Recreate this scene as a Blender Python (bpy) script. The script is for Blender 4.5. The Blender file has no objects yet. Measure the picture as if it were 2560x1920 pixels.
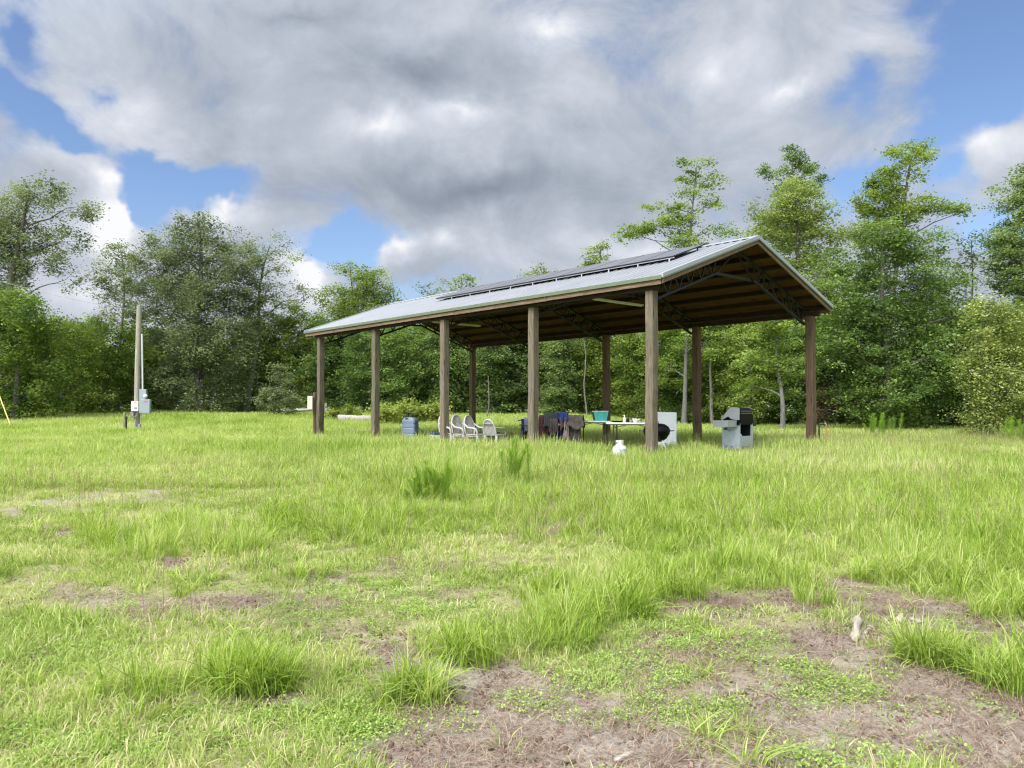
import bpy, math, random
import numpy as np
from mathutils import Vector, Matrix

R = math.radians
rng = np.random.default_rng(7)
random.seed(7)
sc = bpy.context.scene
COL = sc.collection

# ------------------------------------------------------------------ camera model
F, CU, CV, HOR = 1920.0, 1280.0, 960.0, 1018.0
H = 1.37
PITCH = math.atan((HOR - CV) / F)

def sstep(a, b, x):
    t = np.clip((np.asarray(x, float) - a) / (b - a), 0, 1)
    return t * t * (3 - 2 * t)

def gz(x, y):
    x = np.asarray(x, float); y = np.asarray(y, float)
    w = 0.012 * np.sin(x * 1.7 + 0.6 * np.sin(y * 0.9)) + 0.012 * np.sin(y * 1.3 + 1.1 * np.sin(x * 0.7)) \
        + 0.018 * np.sin(x * 0.55 + 2.0) * np.sin(y * 0.47 + 0.5)
    return w + 0.66 * sstep(33, 56, y) * (1 - .8 * sstep(3, 13, x)) + 0.10 * sstep(26, 36, y) * sstep(-6, -16, x)

def px(u, v, Y):
    """world point on the sight line of pixel (u, v) at distance Y"""
    a = (u - CU) / F; b = (CV - v) / F
    cy = math.cos(PITCH) - b * math.sin(PITCH); cz = math.sin(PITCH) + b * math.cos(PITCH)
    return Vector((a * Y / cy, Y, H + cz * Y / cy))

def gp(u, Y):
    x = (u - CU) / F * Y
    return Vector((x, Y, float(gz(x, Y))))

# ------------------------------------------------------------------ mesh helpers
class MB:
    def __init__(self): self.v = []; self.f = []; self.sm = []
    def add(self, vs, fs, smooth=False):
        o = len(self.v)
        self.v += [tuple(p) for p in vs]
        self.f += [tuple(i + o for i in q) for q in fs]
        self.sm += [smooth] * len(fs)
    def box(self, c, s, rot=None, bev=0.0):
        hx, hy, hz = s[0] / 2, s[1] / 2, s[2] / 2
        b = min(bev, hx * .9, hy * .9, hz * .9)
        c = Vector(c)
        if b <= 0:
            vs = [Vector((x, y, z)) for z in (-hz, hz) for y in (-hy, hy) for x in (-hx, hx)]
            fs = [(0, 2, 3, 1), (4, 5, 7, 6), (0, 1, 5, 4), (2, 6, 7, 3), (0, 4, 6, 2), (1, 3, 7, 5)]
        else:
            bm = bmesh_box(hx, hy, hz, b)
            vs, fs = bm
            vs = [Vector(p) for p in vs]
        if rot is not None:
            vs = [rot @ p for p in vs]
        self.add([p + c for p in vs], fs)
    def bar(self, a, b, w, h=None, roll=0):
        """rectangular bar from a to b"""
        a = Vector(a); b = Vector(b); h = h or w
        d = b - a; L = d.length
        q = d.to_track_quat('Z', 'Y').to_matrix() @ Matrix.Rotation(roll, 3, 'Z')
        self.box((a + b) / 2, (w, h, L), q)
    def tube(self, path, rad, sides=8, cap=True):
        pts = [Vector(p) for p in path]; n = len(pts)
        if not hasattr(rad, '__len__'): rad = [rad] * n
        vs = []; fs = []
        t = (pts[1] - pts[0]).normalized()
        up = Vector((0, 0, 1)) if abs(t.z) < .9 else Vector((1, 0, 0))
        x = t.cross(up).normalized()
        for i in range(n):
            t = (pts[min(i + 1, n - 1)] - pts[max(i - 1, 0)]).normalized()
            x = (x - t * x.dot(t)).normalized(); y = t.cross(x)
            for k in range(sides):
                an = 2 * math.pi * k / sides
                vs.append(pts[i] + (x * math.cos(an) + y * math.sin(an)) * rad[i])
        for i in range(n - 1):
            for k in range(sides):
                a = i * sides + k; b = i * sides + (k + 1) % sides
                fs.append((a, b, b + sides, a + sides))
        self.add(vs, fs, True)
        if cap:
            o = len(vs)
            self.add(vs[:sides], [tuple(range(sides - 1, -1, -1))])
            self.add(vs[-sides:], [tuple(range(sides))])
    def lathe(self, prof, c=(0, 0, 0), sides=24, sx=1, sy=1):
        vs = []; fs = []
        n = len(prof); c = Vector(c)
        for r, z in prof:
            for k in range(sides):
                an = 2 * math.pi * k / sides
                vs.append(c + Vector((r * sx * math.cos(an), r * sy * math.sin(an), z)))
        for i in range(n - 1):
            for k in range(sides):
                a = i * sides + k; b = i * sides + (k + 1) % sides
                fs.append((a, b, b + sides, a + sides))
        self.add(vs, fs, True)
        self.add(vs[:sides], [tuple(range(sides - 1, -1, -1))])
        self.add(vs[-sides:], [tuple(range(sides))])
    def prism(self, poly, axis, a, b):
        """polygon in the two other axes, extruded along axis from a to b"""
        n = len(poly)
        def mk(p, t):
            return {'x': (t, p[0], p[1]), 'y': (p[0], t, p[1]), 'z': (p[0], p[1], t)}[axis]
        vs = [mk(p, a) for p in poly] + [mk(p, b) for p in poly]
        fs = [tuple(range(n - 1, -1, -1)), tuple(range(n, 2 * n))]
        for i in range(n):
            j = (i + 1) % n
            fs.append((i, j, j + n, i + n))
        self.add(vs, fs)
    def grid(self, P, thick=0.0):
        """P[i][j] points; with thickness gives a closed sheet"""
        ni, nj = len(P), len(P[0])
        vs = [Vector(P[i][j]) for i in range(ni) for j in range(nj)]
        fs = [(i * nj + j, i * nj + j + 1, (i + 1) * nj + j + 1, (i + 1) * nj + j) for i in range(ni - 1) for j in range(nj - 1)]
        if thick:
            nr = [Vector((0, 0, 0)) for _ in vs]
            for q in fs:
                nn = (vs[q[1]] - vs[q[0]]).cross(vs[q[3]] - vs[q[0]])
                for i in q: nr[i] += nn
            low = [p - n.normalized() * thick if n.length > 0 else p for p, n in zip(vs, nr)]
            o = len(vs)
            fb = [tuple(i + o for i in reversed(q)) for q in fs]
            rim = [(0 + j, j + 1) for j in range(nj - 1)] + [(i * nj + nj - 1, (i + 1) * nj + nj - 1) for i in range(ni - 1)] \
                + [((ni - 1) * nj + j + 1, (ni - 1) * nj + j) for j in range(nj - 1)] + [((i + 1) * nj, i * nj) for i in range(ni - 1)]
            fr = [(b, a, a + o, b + o) for a, b in rim]
            self.add(vs + low, fs + fb + fr, True)
        else:
            self.add(vs, fs, True)
    def build(self, name, mat, parent=None, loc=(0, 0, 0), rotz=0.0):
        me = bpy.data.meshes.new(name)
        me.from_pydata(self.v, [], self.f)
        me.polygons.foreach_set('use_smooth', self.sm)
        me.materials.append(mat)
        me.update()
        o = bpy.data.objects.new(name, me)
        COL.objects.link(o)
        o.location = loc; o.rotation_euler = (0, 0, rotz)
        if parent: o.parent = parent
        return o

def bmesh_box(hx, hy, hz, b):
    vs = []; idx = {}
    for sx in (-1, 1):
        for sy in (-1, 1):
            for sz in (-1, 1):
                for ax in range(3):
                    p = [sx * (hx - b), sy * (hy - b), sz * (hz - b)]
                    p[ax] += (sx, sy, sz)[ax] * b
                    idx[(sx, sy, sz, ax)] = len(vs); vs.append(tuple(p))
    fs = []
    S = (-1, 1)
    for ax in range(3):
        o1, o2 = [i for i in range(3) if i != ax]
        for s in S:
            ring = []
            for a, c in ((-1, -1), (1, -1), (1, 1), (-1, 1)):
                k = [0, 0, 0]; k[ax] = s; k[o1] = a; k[o2] = c
                ring.append(idx[(k[0], k[1], k[2], ax)])
            flip = (s < 0) != (ax == 1)
            fs.append(tuple(reversed(ring)) if flip else tuple(ring))
    for ax in range(3):
        o1, o2 = [i for i in range(3) if i != ax]
        for a in S:
            for c in S:
                q = []
                for s in S:
                    k = [0, 0, 0]; k[ax] = s; k[o1] = a; k[o2] = c
                    q.append((idx[(*k, o1)], idx[(*k, o2)]))
                f = (q[0][0], q[0][1], q[1][1], q[1][0])
                fs.append(f)
    for sx in S:
        for sy in S:
            for sz in S:
                fs.append(tuple(idx[(sx, sy, sz, a)] for a in range(3)))
    # orient outwards
    out = []
    for f in fs:
        p = [Vector(vs[i]) for i in f]
        n = (p[1] - p[0]).cross(p[2] - p[0]); c = sum(p, Vector()) / len(p)
        out.append(f if n.dot(c) > 0 else tuple(reversed(f)))
    return vs, out

def np_mesh(name, V, Q, mat, attrs=None, smooth=False, tri=None):
    """big quad mesh from arrays"""
    me = bpy.data.meshes.new(name)
    V = np.asarray(V, np.float32); Q = np.asarray(Q, np.int32)
    nT = 0 if tri is None else len(tri)
    me.vertices.add(len(V)); me.vertices.foreach_set('co', V.ravel())
    nl = len(Q) * 4 + nT * 3
    me.loops.add(nl)
    li = Q.ravel() if nT == 0 else np.concatenate([Q.ravel(), np.asarray(tri, np.int32).ravel()])
    me.loops.foreach_set('vertex_index', li)
    me.polygons.add(len(Q) + nT)
    st = np.arange(len(Q), dtype=np.int32) * 4
    if nT: st = np.concatenate([st, len(Q) * 4 + np.arange(nT, dtype=np.int32) * 3])
    me.polygons.foreach_set('loop_start', st)
    if smooth: me.polygons.foreach_set('use_smooth', np.ones(len(Q) + nT, bool))
    for k, a in (attrs or {}).items():
        at = me.attributes.new(k, 'FLOAT', 'POINT'); at.data.foreach_set('value', np.asarray(a, np.float32))
    if mat: me.materials.append(mat)
    me.update(calc_edges=True); me.validate()
    return me

def link(name, me, parent=None, loc=(0, 0, 0)):
    o = bpy.data.objects.new(name, me); COL.objects.link(o); o.location = loc
    if parent: o.parent = parent
    return o

def tag(o, label, cat, group=None, kind=None):
    o['label'] = label; o['category'] = cat
    if group: o['group'] = group
    if kind: o['kind'] = kind
    return o

def thing(name, label, cat, loc=(0, 0, 0), rotz=0, group=None):
    o = bpy.data.objects.new(name, None); COL.objects.link(o)
    o.empty_display_size = .2
    o.location = loc; o.rotation_euler = (0, 0, rotz)
    return tag(o, label, cat, group)

def copy_thing(root, loc, rotz, label, scale=None):
    r = root.copy(); COL.objects.link(r); r.location = loc; r.rotation_euler = (0, 0, rotz)
    if scale is not None: r.scale = scale
    r['label'] = label
    for ch in list(root.children):
        c = ch.copy(); COL.objects.link(c); c.parent = r
        for g in list(ch.children):
            d = g.copy(); COL.objects.link(d); d.parent = c
    return r

# ------------------------------------------------------------------ materials
class NT:
    def __init__(self, nt): self.nt = nt
    def n(self, t, **kw):
        x = self.nt.nodes.new(t)
        for k, v in kw.items(): setattr(x, k, v)
        return x
    def l(self, a, b): self.nt.links.new(a, b)
    def math(self, op, a, b=None, c=None, clamp=False):
        m = self.n('ShaderNodeMath', operation=op, use_clamp=clamp)
        for i, s in enumerate((a, b, c)):
            if s is None: continue
            if isinstance(s, (int, float)): m.inputs[i].default_value = s
            else: self.l(s, m.inputs[i])
        return m.outputs[0]
    def mix(self, fac, a, b):
        m = self.n('ShaderNodeMix', data_type='RGBA')
        for i, s in ((0, fac), (6, a), (7, b)):
            if isinstance(s, (int, float)): m.inputs[i].default_value = s
            elif isinstance(s, tuple): m.inputs[i].default_value = (*s, 1) if len(s) == 3 else s
            else: self.l(s, m.inputs[i])
        return m.outputs[2]
    def ramp(self, fac, stops):
        r = self.n('ShaderNodeValToRGB')
        while len(r.color_ramp.elements) < len(stops): r.color_ramp.elements.new(0.5)
        for e, (p, c) in zip(r.color_ramp.elements, stops):
            e.position = p; e.color = (*c, 1) if len(c) == 3 else c
        self.l(fac, r.inputs[0]); return r.outputs[0]
    def noise(self, vec, scale, detail=4, rough=.55, dist=0.0):
        x = self.n('ShaderNodeTexNoise')
        x.inputs['Scale'].default_value = scale; x.inputs['Detail'].default_value = detail
        x.inputs['Roughness'].default_value = rough; x.inputs['Distortion'].default_value = dist
        if vec is not None: self.l(vec, x.inputs['Vector'])
        return x.outputs['Fac']
    def mapping(self, vec, scale=(1, 1, 1), loc=(0, 0, 0), rot=(0, 0, 0), typ='POINT'):
        m = self.n('ShaderNodeMapping', vector_type=typ)
        m.inputs['Location'].default_value = loc; m.inputs['Scale'].default_value = scale; m.inputs['Rotation'].default_value = rot
        self.l(vec, m.inputs['Vector']); return m.outputs[0]

def new_mat(name):
    m = bpy.data.materials.new(name); m.use_nodes = True
    m.node_tree.nodes.clear()
    t = NT(m.node_tree)
    out = t.n('ShaderNodeOutputMaterial')
    return m, t, out

def pbr(name, col, rough=.6, metal=0.0, var=.25, scale=6.0, bump=0.0, stretch=(1, 1, 1), col2=None, spec=.5, rvar=.0, objrand=0.0, trans=0.0):
    """principled surface with a two scale procedural variation"""
    m, t, out = new_mat(name)
    b = t.n('ShaderNodeBsdfPrincipled')
    tc = t.n('ShaderNodeTexCoord')
    oi = t.n('ShaderNodeObjectInfo')
    off = t.n('ShaderNodeVectorMath', operation='ADD')
    sc3 = t.n('ShaderNodeVectorMath', operation='SCALE'); t.l(oi.outputs['Location'], sc3.inputs[0]); sc3.inputs['Scale'].default_value = .37
    t.l(tc.outputs['Object'], off.inputs[0]); t.l(sc3.outputs[0], off.inputs[1])
    v = t.mapping(off.outputs[0], stretch)
    n1 = t.noise(v, scale, 6, .6); n2 = t.noise(v, scale * 5.3, 3, .6)
    f = t.math('ADD', t.math('MULTIPLY', n1, .65), t.math('MULTIPLY', n2, .35))
    f = t.math('MULTIPLY_ADD', t.math('SUBTRACT', f, .5), 2.2, .5, clamp=True)
    c2 = col2 or tuple(min(1, c * (1 + var)) for c in col)
    c1 = tuple(c * (1 - var) for c in col) if col2 is None else col
    c = t.mix(f, c1, c2)
    if objrand:
        hs = t.n('ShaderNodeHueSaturation'); t.l(c, hs.inputs['Color'])
        t.l(t.math('MULTIPLY_ADD', t.math('SUBTRACT', oi.outputs['Random'], .5), objrand * 2, 1.0), hs.inputs['Value'])
        c = hs.outputs[0]
    t.l(c, b.inputs['Base Color'])
    b.inputs['Metallic'].default_value = metal
    b.inputs['Specular IOR Level'].default_value = spec
    if rvar: t.l(t.math('MULTIPLY_ADD', n1, rvar, rough - rvar / 2, clamp=True), b.inputs['Roughness'])
    else: b.inputs['Roughness'].default_value = rough
    if bump:
        bp = t.n('ShaderNodeBump'); bp.inputs['Strength'].default_value = bump; bp.inputs['Distance'].default_value = .02
        t.l(f, bp.inputs['Height']); t.l(bp.outputs[0], b.inputs['Normal'])
    t.l(b.outputs[0], out.inputs[0])
    return m

def wood(name, dark, light, grain=(14, 14, .9), green=0.0, objrand=.12, rough=.85, grainscale=2.2):
    """weathered timber, grain along the z axis unless the stretch says otherwise"""
    m, t, out = new_mat(name)
    b = t.n('ShaderNodeBsdfPrincipled'); tc = t.n('ShaderNodeTexCoord'); oi = t.n('ShaderNodeObjectInfo')
    off = t.n('ShaderNodeVectorMath', operation='ADD')
    cb = t.n('ShaderNodeCombineXYZ')
    for i in range(3): t.l(t.math('MULTIPLY', oi.outputs['Random'], (17.0, 9.0, 31.0)[i]), cb.inputs[i])
    t.l(tc.outputs['Object'], off.inputs[0]); t.l(cb.outputs[0], off.inputs[1])
    v = t.mapping(off.outputs[0], grain)
    g = t.noise(v, grainscale, 8, .65, .6)
    g2 = t.noise(t.mapping(off.outputs[0], tuple(s * 4 for s in grain)), grainscale, 4, .7)
    f = t.math('MULTIPLY_ADD', t.math('SUBTRACT', t.math('ADD', t.math('MULTIPLY', g, .7), t.math('MULTIPLY', g2, .3)), .5), 4.2, .5, clamp=True)
    c = t.mix(f, dark, light)
    pat = t.noise(off.outputs[0], 1.1, 5, .6)
    c = t.mix(t.math('MULTIPLY', t.math('MULTIPLY_ADD', pat, 3.2, -1.25, clamp=True), .55), c, tuple((a + d) / 2 * .75 for a, d in zip(light, dark)))
    if green:
        c = t.mix(t.math('MULTIPLY', t.math('MULTIPLY_ADD', t.noise(off.outputs[0], 2.3, 4), 4, -1.9, clamp=True), green), c, (.10, .12, .07))
    # knots
    vo = t.n('ShaderNodeTexVoronoi'); vo.inputs['Scale'].default_value = 1.0
    t.l(t.mapping(off.outputs[0], tuple(1.1 if s < 2 else 5.0 for s in grain)), vo.inputs['Vector'])
    k = t.math('MULTIPLY_ADD', vo.outputs['Distance'], -9.0, 1.6, clamp=True)
    c = t.mix(t.math('MULTIPLY', k, .7), c, tuple(d * .45 for d in dark))
    hs = t.n('ShaderNodeHueSaturation'); t.l(c, hs.inputs['Color'])
    t.l(t.math('MULTIPLY_ADD', t.math('SUBTRACT', oi.outputs['Random'], .5), objrand * 2, 1.0), hs.inputs['Value'])
    t.l(hs.outputs[0], b.inputs['Base Color'])
    b.inputs['Roughness'].default_value = rough; b.inputs['Specular IOR Level'].default_value = .25
    bp = t.n('ShaderNodeBump'); bp.inputs['Strength'].default_value = .5; bp.inputs['Distance'].default_value = .015
    t.l(f, bp.inputs['Height']); t.l(bp.outputs[0], b.inputs['Normal'])
    t.l(b.outputs[0], out.inputs[0])
    return m

def leaf_mat(name, dark, light, trans=.4, patch=.35, yellow=None, gloss=.0, wscale=.35):
    """leaf: diffuse and translucent, tint per leaf (attribute) and a slow drift through the crown"""
    m, t, out = new_mat(name)
    at = t.n('ShaderNodeAttribute', attribute_name='tint')
    oi = t.n('ShaderNodeObjectInfo'); geo = t.n('ShaderNodeNewGeometry')
    n = t.noise(geo.outputs['Position'], wscale, 3, .5)
    f = t.math('ADD', at.outputs['Fac'], t.math('MULTIPLY', t.math('SUBTRACT', n, .5), patch * 3))
    f = t.math('ADD', f, t.math('MULTIPLY', t.math('SUBTRACT', oi.outputs['Random'], .5), .35), clamp=True)
    stops = [(0, dark), (1, light)] if yellow is None else [(0, dark), (.72, light), (1, yellow)]
    c = t.ramp(f, stops)
    d = t.n('ShaderNodeBsdfDiffuse'); tr = t.n('ShaderNodeBsdfTranslucent'); mx = t.n('ShaderNodeMixShader')
    t.l(c, d.inputs[0])
    hs = t.n('ShaderNodeHueSaturation'); hs.inputs['Saturation'].default_value = 1.15; hs.inputs['Value'].default_value = 1.15
    t.l(c, hs.inputs['Color']); t.l(hs.outputs[0], tr.inputs[0])
    mx.inputs[0].default_value = trans
    t.l(d.outputs[0], mx.inputs[1]); t.l(tr.outputs[0], mx.inputs[2])
    if gloss:
        gl = t.n('ShaderNodeBsdfGlossy'); gl.inputs['Roughness'].default_value = .45; gl.inputs[0].default_value = (.8, .85, .9, 1)
        m2 = t.n('ShaderNodeMixShader'); m2.inputs[0].default_value = gloss
        t.l(mx.outputs[0], m2.inputs[1]); t.l(gl.outputs[0], m2.inputs[2]); t.l(m2.outputs[0], out.inputs[0])
    else:
        t.l(mx.outputs[0], out.inputs[0])
    return m

M = {}
M['post'] = wood('post_timber', (.060, .048, .032), (.225, .182, .126), green=.6)
M['post_brown'] = wood('post_timber_brown', (.060, .038, .021), (.175, .118, .070), green=.15)
M['board'] = wood('board_timber', (.10, .068, .042), (.24, .165, .105), grain=(14, .9, 14))
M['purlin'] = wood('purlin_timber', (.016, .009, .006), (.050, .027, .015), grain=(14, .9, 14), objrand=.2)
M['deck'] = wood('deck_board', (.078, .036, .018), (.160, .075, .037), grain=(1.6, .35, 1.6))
M['pole'] = wood('pole_timber', (.17, .16, .12), (.36, .34, .27), green=.35)
M['stub'] = wood('stub_timber', (.13, .11, .085), (.30, .27, .22))
M['log'] = wood('log_bark', (.22, .20, .17), (.50, .47, .42), grain=(9, 9, 1.2))
M['driftwood'] = wood('bleached_wood', (.27, .225, .175), (.56, .50, .43), grain=(14, 1.0, 14))
M['endgrain'] = pbr('end_grain', (.26, .17, .09), .9, var=.45, scale=14)
M['roof'] = pbr('galvanised_sheet', (.36, .365, .372), .48, .7, var=.10, scale=1.2, rvar=.14)
M['rooftrim'] = pbr('trim_pale', (.33, .355, .36), .5, .45, var=.1, scale=3)
M['greentrim'] = pbr('trim_green', (.12, .145, .085), .55, .2, var=.15, scale=3)
M['steel'] = pbr('dark_steel', (.016, .015, .014), .6, .3, var=.5, scale=9)
M['steelgrey'] = pbr('grey_steel', (.18, .18, .17), .5, .5, var=.3, scale=9)
M['panel'] = pbr('solar_glass', (.095, .097, .103), .35, 0, var=.15, scale=2, spec=.8)
M['aluminium'] = pbr('aluminium', (.55, .56, .58), .35, .9, var=.1)
M['galvbox'] = pbr('painted_grey_metal', (.23, .265, .285), .5, .1, var=.10, scale=4, rvar=.1)
M['grillgrey'] = pbr('grill_grey_enamel', (.38, .425, .445), .4, .25, var=.12, scale=5, rvar=.15)
M['grillpale'] = pbr('grill_pale_cast', (.33, .34, .325), .5, .2, var=.12, scale=6)
M['whitebox'] = pbr('white_enclosure', (.72, .70, .64), .45, 0, var=.08, scale=5)
M['cream'] = pbr('cream_enclosure', (.62, .57, .44), .5, 0, var=.10, scale=5)
M['red'] = pbr('red_label', (.55, .10, .05), .5, 0)
M['pipe'] = pbr('grey_conduit', (.46, .48, .48), .45, 0, var=.08)
M['cable'] = pbr('cable_grey', (.20, .20, .19), .6, 0)
M['blackplastic'] = pbr('black_plastic', (.018, .018, .020), .42, 0, var=.4, scale=8)
M['blackenamel'] = pbr('black_enamel', (.004, .0045, .0045), .35, 0, var=.5, scale=8, spec=.10, rvar=.12)
M['chair'] = pbr('chair_plastic', (.33, .31, .29), .5, 0, var=.12, scale=5, rvar=.15)
M['tank'] = pbr('bluegrey_plastic', (.125, .165, .215), .55, 0, var=.12, scale=4, rvar=.15)
M['tabletop'] = pbr('table_plastic', (.56, .54, .51), .5, 0, var=.10, scale=5)
M['folded'] = pbr('folded_plastic', (.80, .79, .77), .5, 0, var=.06, scale=3)
M['teal'] = pbr('teal_fabric', (.07, .42, .38), .7, 0, var=.12, scale=8, bump=.2)
M['propane'] = pbr('tank_white_paint', (.52, .51, .48), .45, 0, var=.16, scale=6)
M['printblue'] = pbr('blue_print', (.18, .33, .42), .5, 0, var=.3, scale=20)
M['yellow'] = pbr('yellow_guard', (.55, .45, .14), .5, 0, var=.12)
M['hose'] = pbr('orange_red_hose', (.45, .15, .09), .55, 0, var=.1)
M['glass'] = pbr('meter_glass', (.72, .74, .76), .1, 0, spec=.8)
M['soilpile'] = pbr('soil', (.22, .13, .08), .95, 0, var=.5, scale=12, bump=.6)
M['bluewhite'] = pbr('navy_plastic', (.03, .05, .12), .5, 0, var=.2)
M['bark'] = wood('bark', (.075, .066, .052), (.21, .19, .16), grain=(7, 7, 1.4), objrand=.2)
M['barkpale'] = wood('bark_pale', (.080, .077, .068), (.185, .178, .16), grain=(6, 6, 1.6), objrand=.1)
for nm, c in dict(maroon=(.034, .010, .012), blackcloth=(.014, .016, .016), mauve=(.055, .038, .040), royal=(.014, .03, .12), navy=(.008, .011, .032), camo=(.034, .028, .026),
                  lavender=(.08, .08, .125), tan=(.24, .20, .165), darkgreen=(.018, .025, .024)).items():
    M[nm] = pbr('cloth_' + nm, c, .9, 0, var=.35, scale=9, bump=.5, spec=.2, col2=(tuple(min(1, x * 3.2) for x in c) if nm == 'camo' else None))

LEAF = {
    'olive':  leaf_mat('leaf_olive', (.094, .122, .054), (.285, .335, .160), .44),
    'mid':    leaf_mat('leaf_mid', (.078, .130, .029), (.285, .375, .092), .45),
    'dark':   leaf_mat('leaf_dark', (.060, .108, .028), (.232, .325, .084), .44, gloss=.015),
    'bright': leaf_mat('leaf_bright', (.105, .158, .034), (.330, .410, .105), .45),
    'lime':   leaf_mat('leaf_lime', (.115, .155, .040), (.335, .405, .125), .45),
    'pale':   leaf_mat('leaf_pale', (.120, .160, .036), (.460, .510, .165), .42, gloss=.02),
    'blueg':  leaf_mat('leaf_bluegreen', (.086, .136, .044), (.280, .360, .122), .44),
    'dead':   leaf_mat('leaf_dead', (.060, .040, .024), (.180, .125, .070), .2),
    'yellow': leaf_mat('leaf_yellow', (.150, .200, .040), (.400, .450, .125), .45),
}

# ------------------------------------------------------------------ light and sky
EV = 1.0
SUN_EL, SUN_AZ = R(50), math.atan2(-.62, -.78)       # behind the camera and to the left
world = bpy.data.worlds.new('World'); sc.world = world; world.use_nodes = True
wt = NT(world.node_tree); world.node_tree.nodes.clear()
wo = wt.n('ShaderNodeOutputWorld'); bg = wt.n('ShaderNodeBackground')
sky = wt.n('ShaderNodeTexSky', sky_type='NISHITA'); sky.sun_disc = False
sky.sun_elevation = SUN_EL; sky.sun_rotation = SUN_AZ; sky.air_density = 1.0; sky.dust_density = .6; sky.ozone_density = 2.0
tc = wt.n('ShaderNodeTexCoord'); d = tc.outputs['Generated']
sep = wt.n('ShaderNodeSeparateXYZ'); wt.l(d, sep.inputs[0])
az = wt.math('ARCTAN2', sep.outputs[0], sep.outputs[1])
el = wt.math('ARCSINE', sep.outputs[2])
cmb = wt.n('ShaderNodeCombineXYZ'); wt.l(az, cmb.inputs[0]); wt.l(el, cmb.inputs[1])
# domain warp
nz = wt.n('ShaderNodeTexNoise'); nz.inputs['Scale'].default_value = 5.0; nz.inputs['Detail'].default_value = 5; nz.inputs['Roughness'].default_value = .6
wt.l(d, nz.inputs['Vector'])
wv = wt.n('ShaderNodeVectorMath', operation='SUBTRACT'); wt.l(nz.outputs['Color'], wv.inputs[0]); wv.inputs[1].default_value = (.5, .5, .5)
ws = wt.n('ShaderNodeVectorMath', operation='SCALE'); wt.l(wv.outputs[0], ws.inputs[0]); ws.inputs['Scale'].default_value = .16
P = wt.n('ShaderNodeVectorMath', operation='ADD'); wt.l(cmb.outputs[0], P.inputs[0]); wt.l(ws.outputs[0], P.inputs[1])
P = P.outputs[0]

def blob_sum(items, base):
    acc = base
    for (u, v, ru, rv, w, rot) in items:           # display pixels of a 2212 wide picture
        u, v, ru, rv = (k * 2560 / 2212 for k in (u, v, ru, rv))
        p = px(u, v, 1.0) - Vector((0, 0, H))
        a = math.atan2(p.x, p.y); e = math.asin(p.z / p.length)
        k = math.cos(a)
        m = wt.mapping(P, (ru / F * k, rv / F * k, 1), (a, e, 0), (0, 0, -R(rot)), 'TEXTURE')
        g = wt.n('ShaderNodeTexGradient', gradient_type='QUADRATIC_SPHERE'); wt.l(m, g.inputs[0])
        acc = wt.math('MULTIPLY_ADD', g.outputs['Fac'], w, acc)
    return acc

dn = wt.mapping(d, (1, 1, 1.7))
n1 = wt.noise(dn, 3.2, 9, .56, .25)
n2 = wt.noise(wt.mapping(d, (1, 1, 1.35), (3.1, 1.7, .4)), 7.0, 12, .63, .35)
n3 = wt.noise(wt.mapping(d, (1, 1, 2.2), (7.3, 0.2, 4.4)), 2.1, 5, .5)
holes = [(345, 370, 210, 95, -1.35, 8), (275, 450, 105, 95, -1.3, 0), (470, 385, 120, 60, -.8, 0), (70, 225, 150, 85, -1.0, 25), (120, 300, 90, 50, -.8, 35), (200, 190, 100, 90, -.55, 0),
         (20, 60, 130, 110, -.7, 0), (10, 180, 80, 60, -.7, 0), (745, 540, 210, 75, -1.25, 0), (2160, 60, 290, 210, -1.4, 0), (2130, 230, 230, 140, -1.1, 20), (1960, 330, 240, 120, -.55, -30),
         (1850, 190, 130, 150, -.40, 0), (2040, 400, 170, 110, -.8, -30), (1830, 430, 130, 90, -.7, 0), (2120, 500, 180, 70, -.75, 0), (2010, 280, 100, 60, -.4, 0)]
fill = [(900, 250, 700, 260, .6, 0), (1250, 420, 600, 200, .5, 0), (200, 520, 170, 150, .9, 0), (150, 390, 130, 70, .8, 0), (480, 470, 170, 70, .8, 0), (660, 600, 90, 130, .8, 0),
        (2190, 360, 130, 100, .75, 20), (1950, 120, 180, 120, .25, 0), (880, 590, 160, 60, .8, 0), (300, 230, 240, 120, .4, 0)]
cov = blob_sum(holes + fill, 0.42)
cov = wt.math('MULTIPLY_ADD', wt.math('SUBTRACT', n1, .5), .8, cov)
cov = wt.math('MULTIPLY_ADD', wt.math('SUBTRACT', n2, .5), 1.05, cov)
mask = wt.n('ShaderNodeMapRange', interpolation_type='SMOOTHSTEP'); wt.l(cov, mask.inputs[0])
mask.inputs[1].default_value = -.03; mask.inputs[2].default_value = .44
brt = [(900, 180, 340, 110, -.52, 0), (1020, 425, 500, 115, -.60, -3), (640, 40, 280, 50, -.22, 0), (420, 300, 150, 70, -.18, 0), (1250, 300, 260, 90, -.22, 0), (620, 420, 200, 110, -.18, 0), (1700, 430, 200, 110, -.2, 0),
       (1235, 90, 190, 100, .42, 0), (800, 290, 150, 60, .34, 0), (1010, 262, 160, 40, .28, -5), (1560, 150, 110, 110, .3, 0), (1690, 200, 120, 60, .34, -20), (250, 230, 260, 130, .22, 0),
       (205, 500, 130, 140, .75, 0), (200, 390, 110, 55, .6, 0), (480, 445, 190, 65, .5, 0), (670, 590, 90, 120, .65, 0), (860, 570, 110, 70, .45, 0), (1420, 510, 300, 55, .35, -4), (950, 540, 60, 60, .3, 0),
       (2150, 330, 170, 120, .45, 0), (60, 330, 150, 80, .25, 0), (1900, 100, 200, 120, .18, 0), (150, 620, 160, 90, .4, 0)]
B = blob_sum(brt, 0.56)
B = wt.math('MULTIPLY_ADD', wt.math('SUBTRACT', n2, .5), .85, B)
B = wt.math('MULTIPLY_ADD', wt.math('SUBTRACT', n3, .5), .32, B)
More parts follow.
